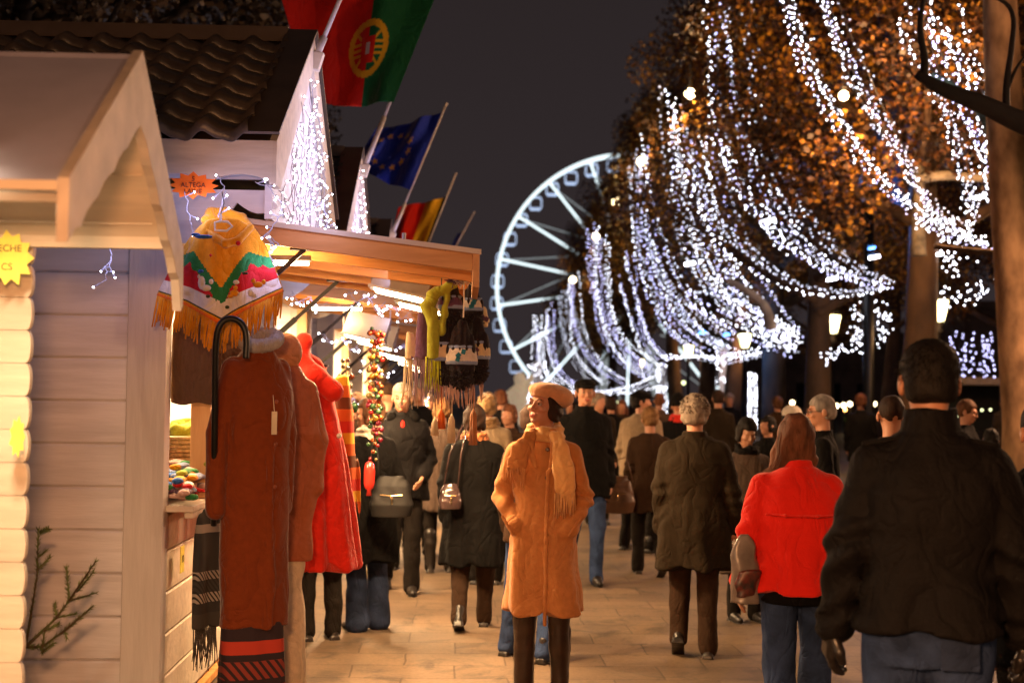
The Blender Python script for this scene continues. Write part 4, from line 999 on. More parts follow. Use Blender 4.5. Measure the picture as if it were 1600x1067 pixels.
s.disp = lambda x, y, z: .0022*np.sin(np.arctan2(y, x)*60)
sobj('rolled_collar', s, K_gry, t, .005)
m = MB(); m.prism([(.02,zf(655)),(.045,zf(655)),(.045,zf(690)),(.02,zf(690))], lambda u,v,t_: (u,t_,v), -.135, -.133); m.tube([(.032,-.134,zf(655)),(.03,-.12,zf(630))], .0015, 4); obj('price_tag', m, mat('card', (.6,.5,.36), .6), t)
for k, py in enumerate((640, 705, 770)):
    m = MB(); m.ball((.045,-.122,zf(py)), .009, 10, 6, (1,.5,1)); obj('button', m, C_shoeb if False else mat('rust_button', (.25,.06,.02), .3), t, smooth=True)
# patterned cloth hanging below the coat
K_band = bpy.data.materials.new('woven_band'); K_band.use_nodes = True
def band_mat(m, stops, zlo, zhi, zig=None):
    n = m.node_tree.nodes; l = m.node_tree.links; b = n['Principled BSDF']; tc = n.new('ShaderNodeTexCoord'); sx = n.new('ShaderNodeSeparateXYZ'); l.new(tc.outputs['Object'], sx.inputs[0])
    mr = n.new('ShaderNodeMapRange'); mr.inputs[1].default_value = zlo; mr.inputs[2].default_value = zhi; l.new(sx.outputs['Z'], mr.inputs[0])
    cr = n.new('ShaderNodeValToRGB'); cr.color_ramp.interpolation = 'CONSTANT'; l.new(mr.outputs[0], cr.inputs[0]); e = cr.color_ramp.elements
    e[0].position = 0; e[0].color = (*stops[0][1], 1); e[1].position = stops[1][0]; e[1].color = (*stops[1][1], 1)
    for p_, c_ in stops[2:]: q = e.new(p_); q.color = (*c_, 1)
    out = cr.outputs[0]
    if zig:
        lo, hi, col, fr_ = zig
        # diagonal motif inside one band
        a = n.new('ShaderNodeMath'); a.operation = 'MULTIPLY_ADD'; a.inputs[1].default_value = fr_; l.new(sx.outputs['X'], a.inputs[0]); a2 = n.new('ShaderNodeMath'); a2.operation = 'MULTIPLY'; a2.inputs[1].default_value = fr_*.8; l.new(sx.outputs['Z'], a2.inputs[0]); l.new(a2.outputs[0], a.inputs[2])
        fr = n.new('ShaderNodeMath'); fr.operation = 'FRACT'; l.new(a.outputs[0], fr.inputs[0]); ls = n.new('ShaderNodeMath'); ls.operation = 'LESS_THAN'; ls.inputs[1].default_value = .42; l.new(fr.outputs[0], ls.inputs[0])
        g1 = n.new('ShaderNodeMath'); g1.operation = 'GREATER_THAN'; g1.inputs[1].default_value = lo; l.new(mr.outputs[0], g1.inputs[0]); g2 = n.new('ShaderNodeMath'); g2.operation = 'LESS_THAN'; g2.inputs[1].default_value = hi; l.new(mr.outputs[0], g2.inputs[0])
        m1 = n.new('ShaderNodeMath'); m1.operation = 'MULTIPLY'; l.new(g1.outputs[0], m1.inputs[0]); l.new(g2.outputs[0], m1.inputs[1]); m2 = n.new('ShaderNodeMath'); m2.operation = 'MULTIPLY'; l.new(m1.outputs[0], m2.inputs[0]); l.new(ls.outputs[0], m2.inputs[1])
        mx = n.new('ShaderNodeMix'); mx.data_type = 'RGBA'; l.new(m2.outputs[0], mx.inputs['Factor']); l.new(out, mx.inputs['A']); mx.inputs['B'].default_value = (*col, 1); out = mx.outputs['Result']
    l.new(out, b.inputs['Base Color']); b.inputs['Roughness'].default_value = .9; return m
dk_, rd_, ru_ = (.02,.008,.012), (.42,.035,.015), (.22,.03,.018)
zb0, zb1 = zf(1110), zf(984)
band_mat(K_band, [(0,rd_),(.10,dk_),(.18,rd_),(.30,dk_),(.38,ru_),(.60,dk_),(.68,rd_),(.84,dk_)], zb0, zb1, (.38,.60,(.02,.008,.01),26))
t = thing('patterned_skirt', 'red and black striped woven skirt hanging below the rust coat', 'skirt', base, R(28), 'garments displayed outside the knitwear chalet')
s = SDF(); s.loft([(zb0,.0,0,.150,.095),((zb0+zb1)/2,.0,0,.148,.095),(zb1+.02,0,0,.142,.09)], .02, e=2.6); s.disp = lambda x, y, z: .004*np.sin(np.arctan2(y, x)*6+z*5)
sobj('skirt_cloth', s, K_band, t, .007)
hook_stand('black curved hook above the rust coat', [P(384,560,6.02), P(386,520,6.02), P(374,499,6.02), P(350,497,6.02), P(337,520,6.02), P(336,600,6.08), P(334,820,6.30)], .014)
# brown tunic and cream trousers behind
Y2 = 6.95; s2 = F/Y2; z2 = lambda py: 1.65+(626-py)/s2; b2 = P(458, 1080, Y2)
t = thing('display_tunic', 'reddish brown tunic with tan hood and cream trousers behind the rust coat', 'garment', (b2.x-.06, Y2, 0), R(30), 'garments displayed outside the knitwear chalet')
s = SDF(); s.loft([(z2(882),.02,0,.115,.09),(z2(760),.02,0,.14,.10),(z2(690),.02,0,.14,.11),(z2(640),.01,0,.125,.095),(z2(605),0,0,.10,.08),(z2(580),0,0,.06,.06)], .03, e=2.2); s.chain([(.10,-.02,z2(620)),(.15,-.03,z2(700)),(.14,-.05,z2(770))], [.05,.048,.04], .02)
s.disp = lambda x, y, z: .006*np.sin(18*z+14*x+3*nz3(x,y,z,6,1,2)) + .005*nz3(x,y,z,16,4,3)
sobj('tunic', s, cloth('red_brown_satin', (.38,.12,.055), .5, sheen=0), t, .008)
s = SDF(); s.ell((-.01,.0,z2(562)),(.085,.085,.095),.02); s.ell((-.02,.05,z2(580)),(.10,.06,.08),.03); s.disp = lambda x, y, z: .004*nz3(x,y,z,18,2,2); sobj('hood', s, K_tan, t, .008)
s = SDF(); s.loft([(.03,.03,0,.095,.085),(.35,.03,0,.085,.08),(.75,.01,0,.09,.08),(z2(860),0,0,.10,.08)], .02); s.disp = lambda x, y, z: .007*np.sin(z*22+6*nz3(x,y,z,5,3,2)) + .004*nz3(x,y,z,14,5,2)
sobj('trousers', s, K_cot, t, .009)
hook_stand('brown curved hook above the tan hood', [P(448,560,6.9), P(446,535,6.9), P(432,524,6.9), P(414,528,6.9), P(405,545,6.9)], .009, mat('brown_hook', (.10,.05,.03), .35))
# red hooded cape
Y3 = 7.55; s3 = F/Y3; z3 = lambda py: 1.65+(626-py)/s3; b3 = P(500, 900, Y3)
t = thing('display_cape', 'bright red hooded cape with flared hem hanging beside the shoppers', 'cape', (b3.x-.02, Y3, 0), R(20), 'garments displayed outside the knitwear chalet')
s = SDF(); s.loft([(z3(893),.02,0,.215,.165),(z3(850),.012,0,.20,.155),(z3(780),-.0,0,.175,.14),(z3(700),-.015,0,.145,.125),(z3(640),-.03,0,.11,.10),(z3(605),-.04,0,.075,.075),(z3(590),-.04,0,.05,.05)], .03, e=2.1)
s.disp = lambda x, y, z: (.022*np.sin(np.arctan2(y,x)*6+2+1.5*z)+.010*np.sin(np.arctan2(y,x)*11+4*z))*np.clip((1.65-z)/.8,0,1) + .003*nz3(x,y,z,14,3,3)
sobj('cape_cloth', s, K_redc, t, .008)
s = SDF(); s.chain([(-.10,-.02,z3(575)),(-.05,-.08,z3(600)),(.05,-.09,z3(622)),(.065,-.02,z3(618))], [.045,.055,.05,.04], .03); s.chain([(-.12,.03,z3(560)),(-.02,.07,z3(585)),(.06,.03,z3(615))], [.04,.05,.04], .03); s.chain([(-.13,0,z3(570)),(-.09,.0,z3(545))], [.05,.045], .03)
s.ell((-.02,0,z3(590)),(.05,.05,.04),.02,'s'); s.disp = lambda x, y, z: .004*nz3(x,y,z,16,7,2); sobj('hood', s, K_redc, t, .007)
m = MB(); m.ball((.07,-.15,z3(690)), .014, 10, 6, (1,.5,1)); m2 = obj('button', m, K_whi, t, smooth=True)
hook_stand('thin curved hook above the red cape', [P(482,575,7.5), P(480,545,7.5), P(468,530,7.5), P(454,534,7.5)], .008)
# orange box shaped hanger end and striped shawl
t = thing('hat_form', 'glossy orange and black open hat form above the red cape', 'hat stand', P(497, 572, 7.9)); m = MB(); m.prism([(-.055,.03),(.05,.0),(.035,-.05),(-.045,-.035)], lambda u,v,t_: (u,t_,v), -.03,.03); obj('form', m, mat('orange_lacquer', (.6,.14,.02), .3), t, bevel=.008)
m = MB(); m.tube([(-.06,-.03,.03),(.052,-.03,0),(.052,.03,.0),(-.06,.03,.03),(-.06,-.03,.03)], .006, 6); obj('rim', m, M_dark, t)
K_str = bpy.data.materials.new('striped_shawl_cloth'); K_str.use_nodes = True
O_, Yl_, Dk_, Rd_ = (.62,.12,.02), (.75,.42,.03), (.10,.03,.01), (.55,.03,.02)
band_mat(K_str, [(0,Dk_)] + [(.04+.05*i, (O_,Yl_,Rd_,O_,Dk_)[i % 5]) for i in range(18)], 0.6, 1.9)
Y4 = 8.0; p4 = P(535, 800, Y4); z4 = lambda py: 1.65+(625-py)/(F/Y4)
t = thing('striped_shawl', 'orange and yellow striped shawl hanging behind the red cape', 'shawl', (p4.x, Y4, 0), R(40), 'garments displayed outside the knitwear chalet')
s = SDF(); s.loft([(z4(870),.03,0,.085,.03),(z4(750),.02,0,.08,.03),(z4(650),0,0,.07,.035),(z4(598),-.03,0,.04,.03)], .02, e=2.6); s.disp = lambda x, y, z: .007*np.sin(x*60+3*z); sobj('shawl_cloth', s, K_str, t, .008)
# small patterned cloth under the cape
K_pat = bpy.data.materials.new('blue_white_pattern'); K_pat.use_nodes = True
band_mat(K_pat, [(0,(.02,.03,.08)),(.14,(.55,.5,.45)),(.24,(.08,.12,.22)),(.44,(.5,.46,.42)),(.50,(.10,.06,.04)),(.6,(.6,.55,.48)),(.93,(.2,.1,.05))], .80, 1.07-.05, (.58,.92,(.05,.03,.03),60))
p5 = P(481, 925, 7.7); t = thing('patterned_cloth', 'small blue and white patterned cloth under the red cape', 'cloth', (p5.x, 7.7, 0), R(25)); s = SDF(); s.box((-.065,-.012,.70),(.055,.012,1.0),.01,r=.008); s.disp = lambda x, y, z: .006*np.sin(x*55+2*z)
band_z = True; sobj('cloth', s, K_pat, t, .006)
for m_ in [K_pat]:
    for n_ in m_.node_tree.nodes:
        if n_.type == 'MAP_RANGE': n_.inputs[1].default_value = .70; n_.inputs[2].default_value = 1.0
# dark fringed blanket hanging against the front boards
K_bl = bpy.data.materials.new('dark_patterned_blanket'); K_bl.use_nodes = True
band_mat(K_bl, [(0,(.05,.045,.04)),(.30,(.03,.03,.03)),(.36,(.35,.32,.28)),(.42,(.04,.04,.04)),(.50,(.3,.27,.24)),(.55,(.03,.03,.03)),(.78,(.3,.27,.24)),(.83,(.03,.03,.03)),(.92,(.2,.18,.16))], .35, 1.15, (.36,.55,(.02,.02,.02),45))
p6 = P(327, 930, 7.05); t = thing('fringed_blanket', 'dark grey patterned blanket with long fringe against the board front', 'blanket', (p6.x, 6.95, 0), R(60)); s = SDF(); s.loft([(.52,0,0,.09,.018),(.8,.01,0,.08,.02),(1.10,.02,0,.06,.025)], .01, e=3); s.disp = lambda x, y, z: .008*np.sin(x*50+2*z)
sobj('blanket_cloth', s, K_bl, t, .008); m = MB(); fringe(m, (-.085,0,.53), (.085,0,.53), 30, .20, .0035, 5, wob=.4); obj('fringe', m, cloth('grey_yarn', (.07,.06,.05)), t, smooth=True)
# grey brown sweater and dark tops hanging in the opening
Y5 = 6.95; z5 = lambda py: 1.65+(627-py)/(F/Y5)
for i, (x, lb, m_, w_, y0, y1, dY) in enumerate([(298,'brown grey knitted sweater hanging in the opening, left of the rust coat',K_brnk,.105,500,645,0),(352,'dark brown knitted top hanging behind the black hook',cloth('dark_brown_knit',(.06,.03,.02),sheen=.1,bump=.8,bscale=50),.09,505,620,.25)]):
    p = P(x, 600, Y5+dY); t = thing('hanging_sweater', lb, 'sweater', (p.x, Y5+dY, z5(y1)), R(10), 'knitwear hanging in the chalet opening'); L = z5(y0)-z5(y1)
    s = SDF(); s.loft([(0,0,0,w_*.96,.035),(.03,0,0,w_,.04),(L*.5,0,0,w_*.93,.045),(L*.85,0,0,w_*.95,.04),(L,0,0,w_*.5,.03)], .01, e=2.8); s.disp = lambda x, y, z: .006*np.sin(x*45+2*z) + .003*nz3(x,y,z,20,i,2); sobj('sweater_body', s, m_, t, .006)
# ---- poncho
Yp = 6.30
t = thing('poncho', 'yellow hooded child\'s poncho with coloured appliques and long golden fringe', 'poncho', P(345, 440, Yp))
oP = P(345, 440, Yp)
def pon(px, py, d=0): return P(px, py, Yp+d)-oP
K_pon = [K_yel, K_grn, K_red, K_whi, K_dkg, K_org]
def ponz(u, v):
    """u across 0..1, v neck to hem 0..1 -> material"""
    tri = abs(((u*1.0-.5))/.30)               # zigzag: yellow point dips in the middle
    z1 = .36 + (.30*(1-tri) if tri < 1 else .12*min(1,(tri-1)*1.2)) ; 
    z2_ = z1 + .18; z3_ = .80
    if v < z1: return 0
    if v < z2_-.02 + .02*math.sin(u*60): return 1
    if v < z3_-.02: return 2
    if v < .93: return 3
    if v < .955: return 4
    if v < .975: return 0
    return 5
rows = []; NU, NV = 90, 60
top = [(318,352),(325,345),(345,340),(372,344),(396,358)]; bot = [(246,462),(292,478),(345,508),(388,482),(442,456)]
def lerp2(L_, u):
    x = u*(len(L_)-1); i = min(int(x), len(L_)-2); f = x-i; f = f*f*(3-2*f) if False else f
    return (L_[i][0]+(L_[i+1][0]-L_[i][0])*f, L_[i][1]+(L_[i+1][1]-L_[i][1])*f)
for j in range(NV+1):
    v = j/NV; row = []
    for i in range(NU+1):
        u = i/NU; a = lerp2(top, u); b = lerp2(bot, u); f = v
        wdt = v**.75
        x = a[0]+(b[0]-a[0])*wdt; y = a[1]+(b[1]-a[1])*v
        dep = -.11*math.sin(math.pi*u)*(.6+.4*v) + .012*math.sin(u*22+v*2)*v + .05
        row.append(pon(x, y, dep))
    rows.append(row)
mb = MB(); mb.grid(rows); mb.m = [ponz((i+.5)/NU, (j+.5)/NV) for j in range(NV) for i in range(NU)]
po = obj('poncho_front', mb, K_pon, t, smooth=True, solid=.006)
mb = MB(); rows2 = [[Vector((p.x*.97, .16-p.y*.4, p.z+.01)) for p in r_] for r_ in rows[::6]]; mb.grid(rows2); obj('poncho_back', mb, K_yel, t, smooth=True, solid=.005)
# hood and rolled neck
s = SDF()
o0 = lambda px, py, d: tuple(P(px, py, Yp+d)-oP)
s.chain([o0(326,362,.0), o0(322,345,.06), o0(330,333,.12), o0(352,332,.15), o0(378,340,.13), o0(392,356,.06)], [.016,.019,.021,.021,.020,.016], .015)
s.chain([o0(326,362,.0), o0(338,372,-.05), o0(352,381,-.08), o0(372,376,-.06), o0(392,356,.0)], [.016]*5, .01)
s.cap(o0(332,350,.12), o0(382,356,.12), .035, .03, .03); s.ell(o0(358,358,.02), (.075,.075,.045), .02, 's')
s.disp = lambda x, y, z: .003*nz3(x,y,z,22,2,2); sobj('hood', s, K_yel, t, .006)
# fringe following the hem
m = MB(); q = random.Random(8)
for i in range(110):
    u = (i+.5)/110; b = lerp2(bot, u); dep = -.11*math.sin(math.pi*u) + .05 + q.uniform(-.01,.01); p = pon(b[0], b[1], dep); l = .125*q.uniform(.75,1.12); e = Vector((q.uniform(-1,1)*.018-.01, q.uniform(-1,1)*.012, 0))
    m.tube([p, p+Vector((0,0,-l*.5))+e*.5, p+Vector((0,0,-l))+e], [.0048,.0052,.0032], 5)
obj('fringe', m, K_yel, t, smooth=True)
# appliques
def surf(px, py, d=-.02):
    u = (px-246)/(442-246); return pon(px, py, -.11*math.sin(math.pi*u)*.9 + .03 + d)
def blob(mb, px, py, w_, h_): mb.ball(surf(px, py), 1, 8, 6, (w_, .008, h_))
apps = [('yellow_duck', K_yel, [(403,445,.022,.014),(396,439,.010,.010),(412,441,.010,.012)]), ('yellow_duck', K_yel, [(366,458,.020,.015),(368,450,.010,.010),(360,463,.014,.008)]), ('white_sheep', K_whi, [(315,442,.016,.030),(322,450,.022,.014),(311,432,.006,.010),(330,440,.010,.012)]),
        ('white_patch', K_whi, [(369,441,.014,.010)]), ('spotted_hen', K_whi, [(392,458,.014,.016),(397,462,.012,.010)]), ('red_flower', K_red, [(372,380,.011,.011)]), ('blue_stripe', K_blu, [(318,370,.040,.009),(306,367,.02,.008)]), ('blue_flower', K_blu, [(278,452,.010,.010),(314,424,.012,.008)]), ('red_cross', K_red, [(329,399,.008,.003),(329,399,.003,.008)]), ('brown_bird', K_dkg, [(325,463,.010,.008),(355,480,.010,.008),(383,427,.014,.006)])]
for nm, m_, bl in apps:
    mb = MB()
    for a in bl: blob(mb, *a)
    obj(nm, mb, m_, t, smooth=True)
h = thing('coat_hanger', 'white plastic hanger holding the poncho neck', 'hanger', P(350, 358, 6.26)); oH = P(350,358,6.26); m = MB()
m.tube([P(345,335,6.26)-oH, P(345,346,6.26)-oH, P(356,347,6.26)-oH, P(363,354,6.26)-oH, P(354,361,6.26)-oH, P(336,360,6.26)-oH, P(336,348,6.26)-oH, P(345,346,6.26)-oH], .006, 6); obj('frame', m, M_white, h)
m = MB(); m.tube([P(345,335,6.26)-oH, P(350,318,6.26)-oH, P(347,300,6.26)-oH], .0025, 5); obj('wire', m, M_wireD, h)
# ---- star signs
def star(label, px, py, Y, rx, rz_, n, m_, lines, seed, depth=.004, sz=.04, offx=0):
    o = P(px, py, Y); t = thing('star_sign', label, 'price sign', o); r = random.Random(seed); pl = []
    for k in range(2*n):
        a = math.pi*k/n; f = (1 if k % 2 == 0 else .74)*r.uniform(.94,1.06); pl.append((rx*f*math.cos(a), rz_*f*math.sin(a)))
    m = MB(); m.prism(pl, lambda u, v, t_: (u, t_, v), 0, depth); obj('card', m, m_, t)
    for i, ln in enumerate(lines):
        me = text_mesh(ln, sz, .0006); me.materials.append(mat('marker_ink', (.05,.012,.01), .5))
        obj('lettering', me, None, t, loc=(offx, -.0035, (len(lines)/2-.5-i)*sz*.95), rot=(R(90), 0, 0))
    return t
star('orange star shaped sign reading ALTEGA LAINE under the tiled roof', 302, 290, 6.36, .115, .060, 12, mat('neon_orange_card', (1.0,.16,.01), .5), ['5', 'ALTEGA', 'LAINE'], 4, sz=.030, offx=.0)
star('yellow star shaped sign at the top of the white door of the nearest chalet', 14, 403, 4.42, .075, .088, 11, mat('neon_yellow_card', (.95,.78,.12), .5), ['PECHE', '', 'CS'], 6, sz=.030, offx=-.005)
star('second yellow star shaped sign lower on the nearest chalet', 27, 682, 4.45, .025, .065, 9, mat('neon_yellow_card', (.95,.78,.12), .5), [], 3)
pl_ = P(284, 873, 7.10); t = thing('price_strip', 'small yellow price strip on the board front under the counter', 'price sign', pl_, R(90)); m = MB(); m.box(-.045,.045,-.004,0,-.065,.065); obj('card', m, mat('neon_yellow_card', (.95,.78,.12), .5), t)
me = text_mesh('10', .05, .0006); me.materials.append(MATS['marker_ink']); obj('lettering', me, None, t, loc=(0,-.006,0), rot=(R(90),0,0))
# ---- counter goods
r = random.Random(12); mats_ = [K_red, K_yel, K_lim, K_pur, K_blu, K_org, K_pnk, K_whi, K_nav, K_grn]; names = ['red','golden','lime','purple','blue','orange','pink','white','pale blue','green']
for k in range(44):
    i = r.randrange(10); x = CHX + r.uniform(-.16,.10); y = 6.82 + r.uniform(0,.62); z = 1.135 + (k/44)*.19*(.35+.65*(y-6.8)/.6) 
    t = thing('knitted_glove', '', 'glove', (x, y, z), r.uniform(0,6), 'knitted gloves piled on the counter'); t['label'] = names[i] + ' knitted glove in the heap on the chalet counter'
    s = SDF(); s.cap((0,0,0),(.07,0,.004),.028,.030,.01, sq=(1,1,.6)); 
    for q in range(4): s.cap((.085,-.022+.015*q,.004),(.125+.008*(q in (1,2)),-.028+.019*q,-.004),.010,.008,.004)
    s.cap((.04,.02,0),(.075,.052,0),.010,.009,.005); sobj('glove_body', s, mats_[i], t, .005)
    if True:
        s = SDF(); s.cap((-.03,0,0),(-.005,0,0),.026,.028,.006, sq=(1,1,.6)); sobj('cuff', s, mats_[(i+3) % 10], t, .006)
t = thing('basket', 'pale wicker basket with lime wool on the counter', 'basket', (CHX-.02, 7.50, 1.27)); m = MB()
for k in range(7): m.tube([(math.cos(a/8*math.pi)*(.10+.008*k), math.sin(a/8*math.pi)*(.10+.008*k), .012+.022*k) for a in range(17)], .011, 6)
obj('wicker', m, mat('wicker', (.55,.38,.18), .6, var=.3, scale=40), t, smooth=True)
s = SDF(); s.ell((0,0,.17),(.13,.12,.07),.02); s.disp = lambda x, y, z: .014*nz3(x,y,z,60,3,2); sobj('wool', s, K_lim, t, .006)
for k, (x, z, lb, m_) in enumerate([(-1.0,1.45,'rust',K_rust),(-1.0,1.75,'orange',K_org),(-.9,2.05,'tan',K_tan),(-.55,1.35,'golden',K_yel),(-.6,1.62,'brown',K_brnk)]):
    for j in range(4):
        t = thing('folded_sweater', '%s folded knitwear on the shelf inside the chalet' % lb, 'sweater', (CHX-1.2+ (k*.13), 7.0+.45*j, z), 0, '%s folded knitwear on the shelves' % lb); s = SDF(); s.box((-.15,-.17,0),(.15,.17,.11),.01,r=.03); s.disp = lambda x, y, z: .006*np.sin(z*120); sobj('sweater_body', s, m_, t, .012)
m = MB(); m.box(-1.5,-.75,-1.15,1.15,1.31,1.335); m.box(-1.5,-.9,-1.15,1.15,1.71,1.73); m.box(-1.5,-.9,-1.15,1.15,2.01,2.03); tag(obj('shelf_unit', m, M_pine, loc=(CHX, 8.0, 0)), 'pine shelves inside the knitwear chalet', 'shelf')
pz = P(315,715,7.3); m = MB(); m.box(-.05,.05,-.05,.05,1.116,2.40); tag(obj('inner_post', m, M_pinez, loc=(pz.x, 7.3, 0), bevel=.004), 'pale wooden post standing on the counter behind the gloves', 'post')
# ---- bundle of knitted hats and scarves under the shutter
Yh = 7.6; sh = F/Yh
def tassel_hat(label, px, py, body, bandm, L=.20, w_=.065, pom=None, Y=Yh, rz=0, rim=True):
    o = P(px, py, Y); t = thing('knitted_hat', label, 'hat', o, rz, 'knitted hats hanging in a bundle'); s = SDF()
    s.loft([(-L,0,0,w_,w_*.55),(-L*.6,0,0,w_*1.05,w_*.6),(-L*.25,0,0,w_*.75,w_*.45),(0,0,0,w_*.25,w_*.2)], .01); s.disp = lambda x, y, z: .003*np.sin(x*180)+.003*nz3(x,y,z,24,1,2); sobj('crown', s, body, t, .006)
    s = SDF(); s.loft([(-L*.82,0,0,w_*1.16,w_*.74),(-L*.68,0,0,w_*1.12,w_*.72),(-L*.54,0,0,w_*.98,w_*.62)], .01); s.disp = lambda x, y, z: .002*np.sin(np.arctan2(y,x)*30); b = sobj('patterned_band', s, bandm, t, .006)
    for zc in ((-L*.83, -L*.53) if rim else ()):
        s = SDF(); q_w = 1.18 if zc < -L*.7 else 1.0; s.loft([(zc-.010,0,0,w_*q_w,w_*.76*q_w/1.17),(zc+.010,0,0,w_*q_w,w_*.76*q_w/1.17)], .01); sobj('band_edge', s, K_nav, t, .006)
    mm = MB(); q = random.Random(int(px))
    for k in range(3):
        mm.obox((q.uniform(-.6,.6)*w_, -w_*.74, -L*(.62+.07*k)), (.022,.006,.026), (0, q.uniform(0,1.5), 0))
    obj('motif', mm, mat('teal_yarn', (.02,.20,.30), .9) if bandm is K_whi else K_pur, t)
    if pom:
        mm = MB(); 
        for k in range(260):
            d = Vector((q.gauss(0,1), q.gauss(0,1), q.gauss(0,1))).normalized(); c0 = Vector((0,0,-L-.035)) ; mm.tube([c0, c0+d*.066*q.uniform(.85,1.08)], [.006,.004], 4)
        obj('pompom', mm, pom, t, smooth=True)
    return t
tassel_hat('black knitted hat with white patterned band and black pompom, front of the bundle', 722, 500, K_blk, K_whi, .27, .072, K_blk, 7.45)
tassel_hat('black knitted hat with cream band left of the front one', 698, 495, K_blk, K_crm, .27, .075, K_blk, 7.5, .4)
tassel_hat('black knitted hat with cream band at the right of the bundle', 746, 495, K_blk, K_crm, .26, .066, K_blk, 7.55, -.5)
tassel_hat('upper dark knitted hat with purple band in the bundle', 705, 438, K_blk, K_pur, .17, .06, K_blk, 7.5, .2)
tassel_hat('upper dark knitted hat behind, right side of the bundle', 738, 442, K_blk, K_whi, .17, .055, K_blk, 7.6, -.3)
tassel_hat('cream knitted mitten shaped hat at the right of the bundle', 752, 475, K_crm, K_crm, .12, .04, None, 7.65, .2, False)
o = P(716, 437, 7.45); t = thing('pompom', 'dark and white yarn pompom on top of the hanging hats', 'pompom', o)
for nm, m_, dx in (('dark_yarn', K_pur, -.02), ('white_yarn', K_whi, .025)):
    mm = MB(); q = random.Random(3)
    for k in range(150):
        d = Vector((q.gauss(0,1), q.gauss(0,1), q.gauss(.5,.8))).normalized(); mm.tube([Vector((dx,0,0)), Vector((dx,0,0))+d*.055*q.uniform(.8,1.1)], [.0035,.002], 4)
    obj(nm, mm, m_, t)
mm = MB(); mm.tube([(.03,-.02,0),(.032,-.03,-.10),(.03,-.02,-.20)], .004, 5); obj('cord', mm, K_whi, t)
def scarf_hang(label, px0, px1, py0, py1, fr, m_, fm, Y, seed):
    a, b = P(px0, py0, Y), P(px1, py0, Y); o = a.lerp(b, .5); w_ = (b-a).length/2; L = (py1-py0)/(F/Y); t = thing('knitted_scarf', label, 'scarf', o, 0, 'fringed scarves hanging in a bundle')
    s = SDF(); s.loft([(-L,0,0,w_,.022),(-L*.5,0,0,w_*.92,.028),(0,0,0,w_*.6,.03)], .01, e=2.6); s.disp = lambda x, y, z: .005*np.sin(x*90+5*z); sobj('scarf_body', s, m_, t, .006)
    mm = MB(); fringe(mm, (-w_*.95,0,-L+.01), (w_*.95,0,-L+.01), int(w_*2/.0052), fr/(F/Y), .0034, seed, wob=.35); obj('fringe', mm, fm, t, smooth=True)
scarf_hang('cream scarf with long fringe at the left of the hanging bundle', 633, 652, 520, 560, 76, K_crm, K_crm, 7.6, 1)
scarf_hang('dark purple scarf with mauve fringe in the hanging bundle', 646, 680, 490, 560, 68, K_pur, cloth('mauve_yarn', (.30,.20,.26)), 7.55, 2)
scarf_hang('lime green scarf with bright fringe in the hanging bundle', 666, 690, 480, 560, 52, K_lim, cloth('bright_lime_yarn', (.52,.55,.03)), 7.45, 3)
scarf_hang('scarf with pale pink fringe behind the black hats', 672, 745, 520, 600, 38, K_brnk, K_pnk, 7.7, 4)
scarf_hang('narrow pale scarf at the right edge of the bundle', 748, 757, 540, 590, 40, K_pnk, K_pnk, 7.7, 5)
s = SDF(); o = P(685, 470, 7.45); q_ = lambda x, y, d=0: tuple(P(x, y, 7.45+d)-o)
s.chain([q_(676,505), q_(668,480), q_(678,460), q_(700,448), q_(712,446)], [.030,.034,.030,.022,.012], .02); s.chain([q_(690,520,.0), q_(694,490), q_(700,455)], [.02,.018,.015], .015); s.disp = lambda x, y, z: .003*np.sin(70*(x+z)); t = thing('knitted_hat', 'lime green knitted cap looped at the top of the bundle', 'hat', o, 0, 'knitted hats hanging in a bundle'); sobj('crown', s, K_lim, t, .006)
for i, (x, y, m_, lb, L) in enumerate([(690,640,K_org,'orange red tassel below the fringed scarves',30),(706,648,K_crm,'beige wool tassel below the bundle',44),(740,640,K_tan,'brownish long tassel at the lower right of the bundle',55),(680,652,K_crm,'short beige tassel below the lime fringe',28)]):
    o = P(x, y, 7.7); t = thing('tassel', lb, 'tassel', o, 0, 'wool tassels under the bundle'); mm = MB(); mm.tube([(0,0,.12),(0,0,0)], .003, 5); q = random.Random(i)
    for k in range(70):
        a = q.uniform(0,6.28); rr_ = q.uniform(0,.022); mm.tube([(0,0,.004),(math.cos(a)*rr_*.7,math.sin(a)*rr_*.7,-.03),(math.cos(a)*rr_,math.sin(a)*rr_,-L/(F/7.7))], [.0032,.0032,.002], 4)
    obj('yarn', mm, m_, t, smooth=True)
for i, (x0, y0, x1, y1) in enumerate(((690,420,690,470),(640,405,640,420),(714,400,716,432))):
    o = P(x1, y1, 7.5); t = thing('hanging_wire', ['wire loop above the lime cap','hook beside the lit floodlight','wire above the yarn pompom'][i], 'wire', o); mm = MB(); mm.tube([P(x0, y0, 7.5)-o, Vector((0,0,0))], .003, 5)
    cc = Vector((0,0,.02)); mm.tube([cc+Vector((math.cos(k*.42)*.03, 0, math.sin(k*.42)*.03)) for k in range(16)], .003, 5); obj('wire', mm, M_wireD, t)
